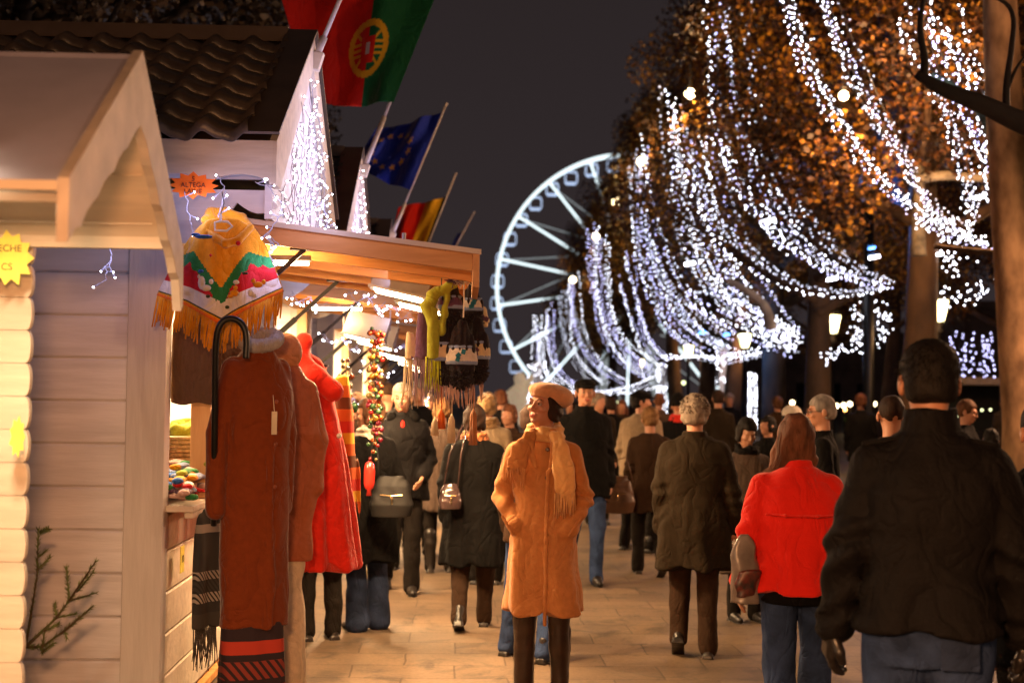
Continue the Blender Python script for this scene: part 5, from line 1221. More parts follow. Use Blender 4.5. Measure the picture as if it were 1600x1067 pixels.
# ---- strings of baubles
def bauble_string(label, pts, Y, n, rr0, seed, group):
    o = P(*pts[0], Y); t = thing('bauble_string', label, 'decoration', o, 0, group); q = random.Random(seed); cols = [(.45,.02,.02),(.55,.30,.03),(.05,.14,.05),(.50,.10,.02),(.35,.25,.10),(.30,.02,.05)]
    mm = MB(); mm.tube([P(x, y, Y)-o for x, y in pts], .004, 5); obj('cord', mm, M_dark, t)
    L = [P(x, y, Y)-o for x, y in pts]; L0 = L[0]; L1 = L[-1]
    for k in range(n):
        f = (k+.5)/n; p = L0.lerp(L1, f) + Vector((q.uniform(-1,1), q.uniform(-1,1), q.uniform(-.5,.5)))*rr0*2.3; ci = q.randrange(6); mm = MB(); mm.ball(p, rr0*q.uniform(.6,1.1), 12, 8); obj('bauble', mm, mat('bauble_%s' % ['red','gold','green','orange','bronze','crimson'][ci], tuple(c*.6 for c in cols[ci]), .25, .3, var=.6, scale=60), t, smooth=True)
    return t
bauble_string('thick string of red, gold and green baubles beside the grey moustache man', [(588,515),(588,540),(585,690)], 9.4, 120, .019, 1, 'strings of baubles')
bauble_string('lower end of the bauble string with red ornament', [(582,690),(578,735)], 9.3, 9, .016, 2, 'strings of baubles')
bauble_string('small bunch of coloured baubles beside the yellow lit post', [(541,560),(541,650)], 10.6, 18, .022, 3, 'strings of baubles')
bauble_string('small bunch of red and blue baubles left of the brown haired woman', [(538,622),(545,650)], 9.9, 7, .028, 4, 'strings of baubles')
o = P(577, 745, 9.25); t = thing('red_ornament', 'red lantern shaped ornament at the end of the bauble string', 'ornament', o); mm = MB(); mm.lathe([(.012,.10),(.030,.085),(.036,.04),(.036,-.04),(.030,-.07),(.012,-.085),(.02,-.12)], n=12); obj('ornament_body', mm, mat('red_lacquer', (.6,.03,.02), .2, coat=.5), t, smooth=True)
# ---- spruce branch between the chalets
o = P(60, 1010, 5.9); t = thing('spruce_branch', 'green spruce branch sticking out beside the log wall end', 'branch', o); M_spr = mat('spruce_needles', (.12,.17,.04), .6, var=.3, scale=20); M_tw = mat('spruce_twig', (.10,.06,.03), .8); mw, mn = MB(), MB(); q = random.Random(2)
def twig(a, b, r0):
    a, b = P(*a, 5.9)-o, P(*b, 5.9+q.uniform(-.15,.15))-o; mw.tube([a, b], [r0, r0*.5], 5); L = (b-a).length; n_ = int(L/.0016); d = (b-a).normalized()
    for i in range(n_):
        p = a.lerp(b, i/n_); v = Vector((q.gauss(0,1), q.gauss(0,1), q.gauss(0,1))); v = (v-d*v.dot(d)).normalized(); e = p + (v*.75+d*.8)*.022; w_ = d.cross(v)*.0026; mn.add([p-w_, p+w_, e], [(0,1,2)])
for a, b, r0 in [((40,1010),(88,965),.008),((88,965),(108,938),.006),((108,938),(150,876),.005),((108,938),(104,886),.004),((108,938),(150,926),.004),((120,925),(146,893),.003),((66,1010),(100,985),.006),((100,985),(125,965),.004),((95,990),(146,946),.005),((88,965),(120,958),.003),((60,890),(78,870),.004),((62,832),(76,826),.003),((60,870),(72,860),.003),((70,985),(92,975),.004),((66,1018),(84,1004),.003),((40,1010),(58,900),.006),((58,900),(60,826),.004),((100,985),(105,996),.003),((40,1010),(66,1010),.007),((66,1010),(70,985),.005),((66,1010),(66,1018),.004),((88,965),(86,942),.003)]: twig(a, b, r0)
obj('twigs', mw, M_tw, t); obj('needles', mn, M_spr, t)
# ================================================================ people
M_skin = mat('skin', (.50,.235,.14), .5, var=.06, scale=14, bump=.05, bscale=200, sub=.15)
M_skin2 = mat('skin_dark', (.36,.18,.11), .5, var=.06, scale=14, sub=.1)
M_eyew = mat('eye_white', (.42,.36,.32), .2, var=.02); M_iris = mat('eye_iris', (.03,.018,.01), .15)
M_lip = mat('lips', (.45,.10,.07), .45, var=.05)
def hairm(n, c): return mat(n, c, .7, var=.35, scale=22, bump=.5, bscale=120, stretch=(1,1,.25), spec=.2)
H_blk = hairm('black_hair', (.008,.006,.005)); H_brn = hairm('brown_hair', (.10,.045,.022)); H_gry = hairm('grey_hair', (.25,.20,.16)); H_bln = hairm('blonde_hair', (.24,.125,.05)); H_aub = hairm('auburn_hair', (.16,.06,.03)); H_wht = hairm('white_hair', (.32,.28,.25)); H_dk = hairm('dark_brown_hair', (.026,.012,.007))
C_blk = cloth('black_wool', (.0045,.004,.004), sheen=0); C_navy = cloth('dark_jacket_cloth', (.0060,.0052,.0055), .75, sheen=0, bscale=90)
C_olive = cloth('olive_wool', (.020,.0135,.0075), sheen=0); C_camel = cloth('camel_wool', (.50,.205,.068), sheen=.2)
C_red = cloth('red_fleece', (.80,.022,.012), .8, var=.02); C_beige = cloth('beige_cloth', (.28,.20,.125)); C_brn = cloth('brown_wool', (.035,.018,.010), sheen=0); C_gryb = cloth('grey_brown_coat', (.075,.05,.038), sheen=.05)
C_jean = cloth('blue_denim', (.030,.052,.125), .85, sheen=0, var=.3, scale=7, bscale=120); C_jeand = cloth('dark_denim', (.024,.038,.085), .85, sheen=0, var=.3, scale=7)
C_trk = cloth('dark_trousers', (.010,.0075,.006), sheen=0); C_trb = cloth('brown_trousers', (.03,.016,.009), sheen=0); C_shoe = mat('black_leather', (.014,.011,.010), .35, var=.2, scale=12)
C_shoeb = mat('brown_leather', (.10,.045,.022), .42, var=.2, scale=12); C_scarf = cloth('yellow_wool_scarf', (.74,.40,.15), sheen=.4); C_beret = cloth('pale_angora_beret', (.66,.33,.17), sheen=.5, bump=.6, bscale=220)
C_cream = cloth('cream_knit', (.62,.52,.42)); C_orsc = cloth('orange_patterned_scarf', (.50,.16,.06), var=.6, scale=40); C_redsc = cloth('red_scarf', (.6,.03,.02))
C_fur = cloth('blond_fur', (.28,.16,.07), sheen=.6, bump=.8, bscale=90); C_white = cloth('white_knit', (.68,.60,.50))

def rotm(yaw=0, pitch=0, roll=0): return np.array(Euler((R(pitch), R(roll), R(yaw)), 'XYZ').to_matrix())
def head_sdf(s, M, o, k=1.0, face=True):
    s.T = (M*k, o) if k != 1 else (M, o)
    s.T = (M, o)
    s.ell((0,.018,.03),(.073,.092,.083),.02); s.ell((0,-.018,-.028),(.060,.068,.082),.025)
    s.ell((0,-.036,-.072),(.043,.042,.034),.02); s.ell((0,-.072,-.094),(.017,.014,.013),.012)
    if face:
        s.cap((-.034,-.078,.019),(.034,-.078,.019),.011,.011,.014)
        for q in (-1, 1):
            s.ell((q*.036,-.066,-.026),(.022,.020,.018),.015)
            s.ell((q*.031,-.099,.002),(.017,.015,.011),.010,'s')
            s.ell((q*.0115,-.092,-.035),(.008,.010,.007),.006)
        s.cap((0,-.084,.010),(0,-.106,-.029),.0075,.0105,.008)
        s.cap((-.018,-.086,-.060),(.018,-.086,-.060),.0065,.0065,.006); s.cap((-.014,-.084,-.069),(.014,-.084,-.069),.0075,.0075,.005)
    for q in (-1, 1): s.ell((q*.081,.014,-.014),(.012,.020,.033),.006)
    s.T = None
def hand_pts(w, d, up, side):
    """palm and five fingers; w wrist, d pointing direction, up back-of-hand normal, side = +1 thumb toward cross"""
    w, d, up = Vector(w), Vector(d).normalized(), Vector(up).normalized(); x = d.cross(up).normalized()*side; return w, d, up, x
def hand(s, w, d, up, side, curl=.5, r=1.0, k=.006):
    w, d, up, x = hand_pts(w, d, up, side)
    pm = w + d*.045
    for q in (-.026,-.009,.009,.026): s.cap(tuple(w + d*.012 + x*q*.8), tuple(w + d*.085 + x*q), .015*r, .0125*r, .010)
    for i, (q, L) in enumerate(((.030,.070),(.010,.080),(-.010,.074),(-.029,.058))):
        a = w + d*.085 + x*q; ang = 0; p = [a]
        for j in range(3):
            ang += curl*(.55+.12*i)*(1 if j else .7); dd = d*math.cos(ang) - up*math.sin(ang); a = a + dd*L*(.42,.32,.26)[j]; p.append(a)
        s.chain([tuple(v) for v in p], [.0098*r,.0092*r,.0086*r,.0075*r], k)
    t0 = w + d*.03 + x*.028; t1 = t0 + d*.030 + x*.026 - up*.012; t2 = t1 + d*.030 + x*.004 - up*.012
    s.chain([tuple(t0), tuple(t1), tuple(t2)], [.0135*r,.0115*r,.0095*r], k+.003)
LEGS = {'stand': ([(.09,0,.92),(.095,-.01,.49),(.10,.02,.09)], [(.09,0,.92),(.095,-.01,.49),(.10,.02,.09)]),
        'walk': ([(.09,0,.92),(.10,-.10,.50),(.09,-.14,.09)], [(.09,0,.92),(.095,.02,.49),(.085,.26,.15)]),
        'walk2': ([(.09,0,.92),(.095,.02,.49),(.085,.22,.13)], [(.09,0,.92),(.10,-.09,.50),(.09,-.12,.09)]),
        'wide': ([(.10,0,.92),(.15,-.03,.50),(.19,-.02,.09)], [(.10,0,.92),(.14,-.01,.50),(.17,.12,.10)])}
ARMS = {'down': [(.160,.0,1.375),(.212,.03,1.11),(.210,-.04,.87)], 'out': [(.160,.0,1.375),(.240,.03,1.12),(.275,-.03,.89)], 'pocket': [(.155,0,1.375),(.245,.04,1.12),(.175,-.115,.985)],
        'fwd': [(.160,0,1.375),(.21,.02,1.12),(.16,-.22,1.06)], 'chest': [(.160,0,1.375),(.21,-.02,1.13),(.08,-.24,1.22)], 'back': [(.160,.0,1.375),(.22,.07,1.12),(.22,.10,.88)]}
def person(label, px, Y, H, rz, coat=None, coatm=C_blk, hem=.85, flare=1.0, bulk=1.0, legs='stand', armL='down', armR='down', trm=C_trk, leg_w=1.0, flared=0,
           shoem=C_shoe, boots=False, hair='short', hairmat=H_blk, hat=None, hatm=None, head=(0,0,0), lean=0, skin=M_skin, face=None, h=.012, hh=None, collar=.03, scarf=None,
           gloves=None, nohands=False, glasses=False, strands=0, eyes=False, group=None, foldamp=.009, pos=None, hems=0, zip_=0):
    pos = pos if pos is not None else G(px, Y); sc = H/1.75
    t = thing('person', label, 'person', (pos.x, pos.y, 0), R(rz), group)
    seed = int(abs(px)*7+Y*13) % 1000
    face = (abs(((rz+head[0]+180) % 360)-180) < 110) if face is None else face
    LA = [tuple(v) for v in (LEGS[legs][0] if isinstance(legs, str) else legs[0])]; LB = [(-x, y, z) for x, y, z in (LEGS[legs][1] if isinstance(legs, str) else legs[1])]
    aL = ARMS[armL] if isinstance(armL, str) else armL; aR = [(-x, y, z) for x, y, z in (ARMS[armR] if isinstance(armR, str) else armR)]
    ly = lambda z: -lean*max(0, z-.9)           # leaning forward
    A_ = [[(x, y+ly(z), z) for x, y, z in a] for a in (aL, aR)]
    hm = rotm(*head); ho = np.array((0, ly(1.62)-.012 - lean*.02, 1.635 - lean*.03))
    # ---- body
    s = SDF(); s.loft([(.84,0,0,.145,.095),(1.0,0,0,.13,.085),(1.2,0,ly(1.2),.14,.09),(1.36,0,ly(1.36),.15,.085),(1.43,0,ly(1.43),.09,.06)])
    for a in A_: s.chain(a, [.045,.038,.028], .03); s.cap((0, ly(1.4), 1.40), a[0], .045, .045, .03)
    for l_ in (LA, LB): s.chain(l_, [.075,.05,.035], .03); s.cap(l_[2], (l_[2][0], l_[2][1]-.02, l_[2][2]-.04), .033, .028, .02)
    s.cap((0, ly(1.42)+.012, 1.42), tuple(ho + hm @ np.array((0,.012,-.06))), .056, .052, .02)
    for i, a in enumerate(A_):
        if not (gloves and gloves[i]) and not nohands:
            d = Vector(a[2])-Vector(a[1]); sd = 1 if i == 0 else -1
            hand(s, a[2], d, Vector((sd, .25, 0)), -sd, .5, 1.12)
    head_sdf(s, hm, ho, face=face)
    body = sobj('body', s, skin, t, hh or h, sc)
    fp = lambda q: Vector(ho + hm @ np.array(q))*sc
    if eyes:
        for q in (-1, 1):
            m = MB(); m.ball(fp((q*.0305,-.079,.002)), .0122*sc, 12, 8); e = obj('eye', m, M_eyew, body, smooth=True)
            m = MB(); m.ball(fp((q*.0305-.001,-.0862,.002)), .0070*sc, 10, 6); obj('iris', m, M_iris, body, smooth=True)
            m = MB(); m.tube([fp((q*.014,-.0905,.021)), fp((q*.031,-.093,.027)), fp((q*.047,-.083,.021))], [.0022,.0034,.0018], 6); obj('eyebrow', m, H_brn, body, smooth=True)
            m = MB(); m.tube([fp((q*.0175,-.0865,.004)), fp((q*.030,-.0925,.0115)), fp((q*.044,-.084,.004))], [.002,.0032,.002], 6); obj('eyelid', m, skin, body, smooth=True)
        s = SDF(); s.T = (hm, ho); s.cap((-.019,-.0905,-.0600),(.019,-.0905,-.0600),.0046,.0046,.004); s.cap((-.014,-.0905,-.0685),(.014,-.0905,-.0685),.0056,.0056,.003); s.ell((0,-.0925,-.064),(.006,.006,.008),.004); s.T = None
        sobj('lips', s, M_lip, body, .003, sc)
    # ---- trousers
    s = SDF(); w_ = leg_w
    s.loft([(.80,0,0,.155*w_,.11*w_),(.92,0,0,.165*w_,.12*w_),(1.02,0,ly(1.02),.15,.105)], .03)
    for l_ in (LA, LB):
        end = (l_[2][0], l_[2][1]+.012, l_[2][2]-.03); kn = l_[1]
        s.chain([(l_[0][0], l_[0][1], .88), kn, end], [.095*w_, .072*w_, (.062+flared)*w_], .02)
    sd_ = seed
    s.disp = lambda x, y, z: .006*nz3(x*9, y*9, z*16, 1, sd_, 2) + .004*nz3(x*20, y*20, z*30, 1, sd_+3, 2)
    sobj('trousers', s, trm, t, h, sc)
    # ---- shoes
    for l_ in (LA, LB):
        s = SDF(); ax, ay, az = l_[2]; tip = max(0, az-.10)
        s.T = (rotm(0, math.degrees(tip)*11 if tip > .02 else 0, 0), np.array((ax, ay, az)))
        s.cap((0,.035,-.045),(0,-.03,-.045),.038,.040,.02); s.cap((0,-.03,-.05),(0,-.155,-.062),.040,.028,.02); s.cap((0,.02,0),(0,.01,.05),.042,.045,.02)
        s.box((-.045,-.19,-.10),(.045,.08,-.088),.004); s.box((-.036,.02,-.10),(.036,.078,-.06),.008)
        if boots: s.chain([(0,.012,.0),(0,.02,.20),(0,.012,.30)], [.047,.056,.062], .02)
        s.T = None; sobj('shoe', s, shoem, t, min(h,.009), sc)
    # ---- coat
    s = SDF(); b = bulk; zh = hem
    sec = [(zh,0,ly(zh),.205*b*flare,.155*b*flare)]
    for z, rx, ry in ((.95,.195,.145),(1.08,.182,.132),(1.22,.190,.136),(1.31,.192,.134),(1.37,.168,.120),(1.42,.125,.098),(1.455,.098,.086),(1.475,.088,.080)):
        if z > zh+.03:
            f = min(1, (z-zh)/max(.01, 1.1-zh)); fl = flare*(1-f)+1*f if z < 1.1 else 1
            sec.append((z, 0, ly(z), rx*b*fl, ry*b*fl))
    s.loft(sec, .03, e=2.3)
    for a in A_:
        s.cap((a[0][0]*.45, a[0][1], a[0][2]+.028), a[0], .060*b, .066*b, .04)
        s.chain([a[0], a[1], tuple(np.array(a[1])*.04+np.array(a[2])*.96)], [.069*b,.062*b,.050*b+.004], .004)
        s.cap(tuple(np.array(a[2])*.90+np.array(a[1])*.10), tuple(np.array(a[2])*.985+np.array(a[1])*.015), .056*b, .058*b, .008)
    if collar:
        s.loft([(1.45,0,ly(1.45)+.006,.090,.082),(1.47+collar,0,ly(1.5)+.004,.080,.078)], .012); s.ell((0, ly(1.52)-.005, 1.50+collar), (.068,.066,.05+collar*.3), .006, 's')
    nf = foldamp
    def disp(x, y, z):
        th = np.arctan2(y, x); lo = np.clip((1.12-z)/.5, 0, 1)
        w1 = nz3(x, y, z, 5, seed, 2); w2 = nz3(x, y, z, 13, seed+5, 2)
        d = nf*1.5*lo*np.sin(th*4 + 1.5*w1 + z*1.2 + seed) + nf*.5*lo*np.sin(th*9 + 2*w1 + seed*2)
        arm = np.clip((abs(x)-.15)/.05, 0, 1); el = np.exp(-((z-1.12)/.10)**2) + .6*np.exp(-((z-.93)/.05)**2)
        d = d + nf*.9*arm*el*np.sin(z*62 + 22*x*np.sign(x) + 3*w2 + seed) + nf*.55*w2*(1-.5*lo) + nf*.25*nz3(x, y, z, 30, seed+9, 2)
        d = d + nf*.7*(1-lo)*(1-arm)*np.maximum(0, np.sin(z*17 + 9*abs(x) + 2.5*w1 + seed))**3*np.clip((1.38-z)/.1, 0, 1)
        if hems: d = d - .003*np.exp(-((z-hem-.04)/.006)**2)
        return d
    s.disp = disp
    c = sobj('coat', s, coatm, t, h, sc)
    if zip_:
        m = MB(); zs = np.linspace(1.40, max(.78, hem+.25), 5)
        for z in zs:
            y = -(.14*b)+ly(z)-.012; m.lathe([(.011,0),(.012,.003),(.008,.006)], (0,0,0), 10)
            vs = m.v[-30:]; m.v = m.v[:-30]; m.v += [(v[0]*sc+.03*sc, (y - v[2])*sc, (v[1]+z)*sc) for v in vs]
        obj('buttons', m, C_shoeb, c)
    # ---- gloves
    for i, a in enumerate(A_):
        if gloves and gloves[i]:
            s = SDF(); d = Vector(a[2])-Vector(a[1]); sd = 1 if i == 0 else -1
            s.cap(tuple(Vector(a[2])-d.normalized()*.05), tuple(Vector(a[2])+d.normalized()*.02), .036, .034, .01)
            hand(s, a[2], d, Vector((sd, .25, 0)), -sd, .75, 1.45); sobj('glove', s, C_shoe, t, .006, sc)
    # ---- hair
    if hair:
        s = SDF(); s.T = (hm, ho)
        if hair in ('short', 'curly', 'crop', 'bob'):
            g_ = {'short': .010, 'curly': .017, 'crop': .003, 'bob': .014}[hair]
            s.ell((0,.020,.035),(.0745+g_,.094+g_,.083+g_),.01)
            if hair != 'crop': s.ell((0,.050,-.02),(.068+g_,.060+g_,.062+g_),.02)
            if hair == 'bob':
                for q in (-1, 1): s.ell((q*.068,.012,-.035),(.024,.045,.062),.02)
            s.box((-.2,-.20,-.16),(.2,-.045,.045),.02,'s'); s.box((-.2,-.2,-.30),(.2,.25,-.085 if hair == 'bob' else -.07),.02,'s')
            if hair in ('short','crop'):
                for q in (-1, 1): s.ell((q*.093,.0,-.030),(.026,.042,.05),.012,'s')
        elif hair == 'long':
            s.ell((0,.020,.035),(.088,.106,.094),.01)
            s.chain([(0,.04,.02),(.005,.06,-.09),(.02,.07,-.18)], [.082,.066,.048], .03)
            s.chain([(-.05,.03,.0),(-.075,.05,-.10),(-.088,.06,-.20)], [.045,.040,.022], .02); s.chain([(.05,.03,.0),(.078,.05,-.10),(.10,.05,-.21),(.13,.06,-.235)], [.045,.040,.022,.008], .02)
            s.box((-.2,-.20,-.25),(.2,-.045,.045),.02,'s')
        s.T = None; fz = {'curly': (.011, 55), 'long': (.006, 26)}.get(hair, (.004, 60))
        s.disp = lambda x, y, z: fz[0]*nz3(x, y, z*(.35 if hair == 'long' else 1), fz[1], seed, 2) + (.0035*np.sin(90*x+8*np.sin(z*12)) if hair in ('long','bob') else 0)
        sobj('hair', s, hairmat, t, min(h,.009), sc)
        if hair in ('long', 'curly') or strands:
            m = MB(); r = random.Random(seed)
            for _ in range(strands or (90 if hair == 'curly' else 60)):
                if hair == 'short':
                    th, ph = r.uniform(0, 6.28), r.uniform(-.9, 1.5); q = Vector((math.cos(th)*math.cos(ph)*.083, .02+math.sin(th)*math.cos(ph)*.103, .035+math.sin(ph)*.092))
                    if (q.y < -.03 and q.z < .07) or (q.z < -.02 and abs(q.x) > .055) or q.z < -.055: continue
                    n_ = (q-Vector((0,.02,.03))).normalized(); m.tube([fp(tuple(q)), fp(tuple(q+n_*.006+Vector((r.uniform(-.5,.5),.2,-.8))*.010)), fp(tuple(q+n_*.007+Vector((r.uniform(-1,1),.2,-1))*.018))], [.0016,.0012,.0005], 3); continue
                if hair == 'curly':
                    th, ph = r.uniform(0, 6.28), r.uniform(-.2, 1.5); q = Vector((math.cos(th)*math.cos(ph)*.092, .02+math.sin(th)*math.cos(ph)*.11, .03+math.sin(ph)*.10))
                    if q.y < -.05 and q.z < .07: continue
                    n_ = (q-Vector((0,.02,.03))).normalized(); p_ = [q, q+n_*.012+Vector((r.uniform(-1,1),r.uniform(-1,1),0))*.008, q+n_*.014+Vector((r.uniform(-1,1),r.uniform(-1,1),-1))*.010]
                elif strands:
                    th = r.uniform(.15, 2.99); ph = r.uniform(-.1, 1.5); q = Vector((math.cos(th)*math.cos(ph)*.089, .02+math.sin(th)*math.cos(ph)*.107, .035+math.sin(ph)*.095)); a_ = math.cos(th)
                    w1 = Vector((a_*.088+r.uniform(-.008,.008), .055+.07*math.sin(th)*.9+.01, -.06)); w2 = Vector((a_*.078+.02+r.uniform(-.01,.02), .065+.05*math.sin(th)+.01, -.15)); w3 = w2+Vector((r.uniform(.0,.06), .01, r.uniform(-.07,-.03)))
                    p_ = [q, q.lerp(w1,.5)+(q-Vector((0,.02,.03))).normalized()*.006, w1, w2, w3]; m.tube([fp(tuple(v)) for v in p_], [.0026,.003,.0028,.002,.0006], 4); continue
                else:
                    q = Vector((r.uniform(-.10,.12), .06+r.uniform(0,.03), -.14)); p_ = [q, q+Vector((r.uniform(-.01,.03),.01,-.06)), q+Vector((r.uniform(0,.07),.01,-.085+r.uniform(-.02,.03)))]
                m.tube([fp(tuple(v)) for v in p_], [.004,.003,.0008], 5)
            obj('loose_strands', m, hairmat, t, smooth=True)
    if glasses:
        m = MB()
        for q in (-1, 1): m.tube([fp((q*.032+.022*math.cos(k*.5236), -.098, .002+.017*math.sin(k*.5236))) for k in range(13)], .0018, 5); m.tube([fp((q*.054,-.096,.004)), fp((q*.078,.0,.004))], .0018, 5)
        m.tube([fp((-.010,-.100,.004)), fp((.010,-.100,.004))], .0018, 5); obj('glasses', m, M_iris, t, smooth=True)
    # ---- hats
    if hat:
        s = SDF(); s.T = (hm, ho)
        if hat == 'beret':
            s.ell((.0,.028,.085),(.116,.126,.052),.02); s.ell((.040,.060,.062),(.092,.092,.056),.03); s.loft([(.045,0,.012,.084,.098),(.075,0,.015,.088,.102)], .02)
            s.ell((0,.01,0),(.074,.090,.075),.01,'s'); dm = (.004, 22)
        elif hat == 'cap':
            s.ell((0,.010,.070),(.092,.115,.048),.02); s.loft([(.035,0,.012,.083,.100),(.07,0,.012,.090,.108)], .02); s.ell((0,-.095,.045),(.065,.055,.012),.01); s.ell((0,.01,0),(.074,.088,.07),.01,'s'); dm = (.002, 20)
        elif hat == 'beanie':
            s.ell((0,.018,.055),(.090,.108,.088),.01); s.loft([(.02,0,.016,.088,.105),(.06,0,.016,.091,.108)], .01); s.box((-.2,-.2,-.2),(.2,.3,.02),.01,'s'); dm = (.002, 60)
        elif hat == 'tall':
            s.ell((0,.018,.07),(.086,.10,.115),.01); s.loft([(.0,0,.016,.086,.103),(.05,0,.016,.089,.106)], .01); s.box((-.2,-.2,-.2),(.2,.3,.0),.01,'s'); dm = (.003, 60)
        s.T = None; s.disp = lambda x, y, z: dm[0]*nz3(x, y, z, dm[1], seed, 2)
        sobj('hat', s, hatm, t, min(h,.008), sc)
    if scarf:
        s = SDF(); yb = ly(1.47)
        for i in range(12):
            a, a2 = i*math.pi/6, (i+1)*math.pi/6; f = lambda q: (.080*math.cos(q), yb+.076*math.sin(q)-.006, 1.498+.014*math.sin(q)+.012*math.sin(3*q)); g = lambda q: (.090*math.cos(q), yb+.084*math.sin(q)-.006, 1.462-.012*math.sin(q+.5))
            s.cap(f(a), f(a2), .030, .030, .006); s.cap(g(a), g(a2), .028, .028, .005)
        s.disp = lambda x, y, z: .004*np.sin(z*160+12*x) + .004*nz3(x, y, z, 30, seed, 2)
        sobj('scarf', s, scarf, t, min(h,.008), sc)
    return t, sc, ho, hm
def handbag(name, label, loc, size, m, straps, rz=0, metal=False):
    """soft bag hanging below its strap; loc = middle of the bag"""
    t = thing(name, label, 'bag', loc, rz); w_, d_, h_ = size; s = SDF()
    s.loft([(-h_/2,0,0,w_*.46,d_*.5),(-h_*.2,0,0,w_*.52,d_*.55),(h_*.25,0,0,w_*.42,d_*.36),(h_*.5,0,0,w_*.32,d_*.12)], .02, e=2.8)
    s.disp = lambda x, y, z: .006*nz3(x*14, y*14, z*10, 1, 5, 3) + .003*np.sin(60*x+4*np.sin(z*20))*np.clip(z/h_+.3, 0, 1)
    sobj('bag_body', s, m, t, .007)
    for q in straps:
        mm = MB(); mm.tube([Vector(v) for v in q], .007, 6); obj('strap', mm, m, t, smooth=True)
    mm = MB(); mm.tube([(-w_*.25,-d_*.52,h_*.05),(0,-d_*.57,h_*.03),(w_*.25,-d_*.52,h_*.05)], .003, 5); mm.ball((w_*.02,-d_*.60,-.01), .010, 8, 6); mm.tube([(w_*.02,-d_*.60,-.01),(w_*.02,-d_*.6,-.05)], .004, 5)
    obj('zip', mm, mat('brass', (.6,.42,.2), .25, .9), t); return t
CR = None
# --- the woman in the camel coat
t, sc, ho, hm = person('woman in camel coat, pale beret and yellow fringed scarf, hands in her pockets', 851, 7.75, 1.71, -8, coatm=C_camel, hem=.50, flare=1.26, bulk=.90, legs='stand', armL=[(.150,0,1.375),(.228,.035,1.13),(.140,-.085,.955)], armR=[(.150,0,1.375),(.232,.03,1.13),(.145,-.085,.975)],
    trm=mat('dark_brown_boot_leather', (.035,.018,.012), .32, var=.2, scale=10, bump=.3, bscale=30, stretch=(1,1,2)), leg_w=.84, boots=True, shoem=mat('dark_brown_boot_leather', (.03,.02,.015)), hair='bob', hairmat=H_dk, hat='beret', hatm=C_beret, head=(-34,-9,4), scarf=C_scarf,
    h=.0095, hh=.0045, eyes=True, nohands=True, foldamp=.011, face=True, zip_=1)
wc = t
m = MB()   # coat lapels and front edge
def blade(mb, pts, th=.006): mb.prism([(p[0], p[1]) for p in pts], lambda u, v, t_: (u, t_, v), 0, th)
s = SDF(); s.chain([(-.055,-.095,1.49),(-.075,-.14,1.42),(-.03,-.152,1.30)], [.028,.03,.012], .02, sq=(1,.45,1)); s.chain([(.055,-.095,1.49),(.08,-.14,1.42),(.045,-.155,1.28)], [.028,.032,.012], .02, sq=(1,.45,1))
s.chain([(.035,-.150,1.28),(.03,-.142,1.08),(.03,-.152,.9),(.028,-.157,.45)], [.010,.010,.010,.010], .01, sq=(1.2,.8,1))
sobj('lapel', s, C_camel, wc, .008, sc)
s = SDF()
s.chain([(.07,-.125,1.47),(.105,-.152,1.40),(.12,-.165,1.30),(.13,-.165,1.20)], [.034,.045,.055,.058], .03, sq=(1,.40,1))
s.disp = lambda x, y, z: .004*np.sin(x*130+6*np.sin(z*9)) + .003*nz3(x, y, z, 30, 2, 2); sobj('scarf_end', s, C_scarf, wc, .006, sc)
s = SDF(); s.chain([(-.07,-.120,1.47),(-.115,-.150,1.39),(-.135,-.155,1.32)], [.034,.050,.055], .03, sq=(1,.40,1))
s.disp = lambda x, y, z: .004*np.sin(x*130+6*np.sin(z*9)); sobj('scarf_end', s, C_camel, wc, .006, sc)
m = MB(); fringe(m, (.075*sc,-.178*sc,1.165*sc), (.185*sc,-.172*sc,1.175*sc), 26, .13, .0028, 3); obj('fringe', m, C_scarf, wc, smooth=True)
m = MB(); fringe(m, (-.19*sc,-.165*sc,1.31*sc), (-.085*sc,-.178*sc,1.30*sc), 22, .12, .0026, 4); obj('fringe', m, C_camel, wc, smooth=True)
for q in (-1, 1):
    s = SDF(); s.cap((q*.155,-.148,.935),(q*.215,-.125,1.03),.010,.010,.01,sq=(1,.5,1)); sobj('pocket_welt', s, C_camel, wc, .006, sc)

# --- the tall man seen from behind
t, sc, ho, hm = person('tall man seen from behind in dark jacket, jeans and black gloves, nearest on the right', 1452, 4.42, 1.835, 167, coatm=C_navy, hem=.90, bulk=1.12, legs='walk', armL='out', armR='out', trm=C_jean, leg_w=1.08,
    hair='short', hairmat=H_blk, gloves=(1,1), collar=.085, h=.0095, hh=.006, foldamp=.013, strands=900, hems=1, head=(0,3,0))
s = SDF(); s.cap((-.19,.02,1.445),(-.03,.05,1.475),.010,.008,.01,sq=(1,1.5,1)); s.cap((.19,.02,1.445),(.03,.05,1.475),.010,.008,.01,sq=(1,1.5,1)); sobj('shoulder_seam', s, C_navy, t, .007, sc)
m = MB(); m.box(-.13*sc,-.02*sc,.128*sc,.136*sc,.80*sc,.92*sc); obj('back_pocket', m, C_jeand, t, bevel=.01)
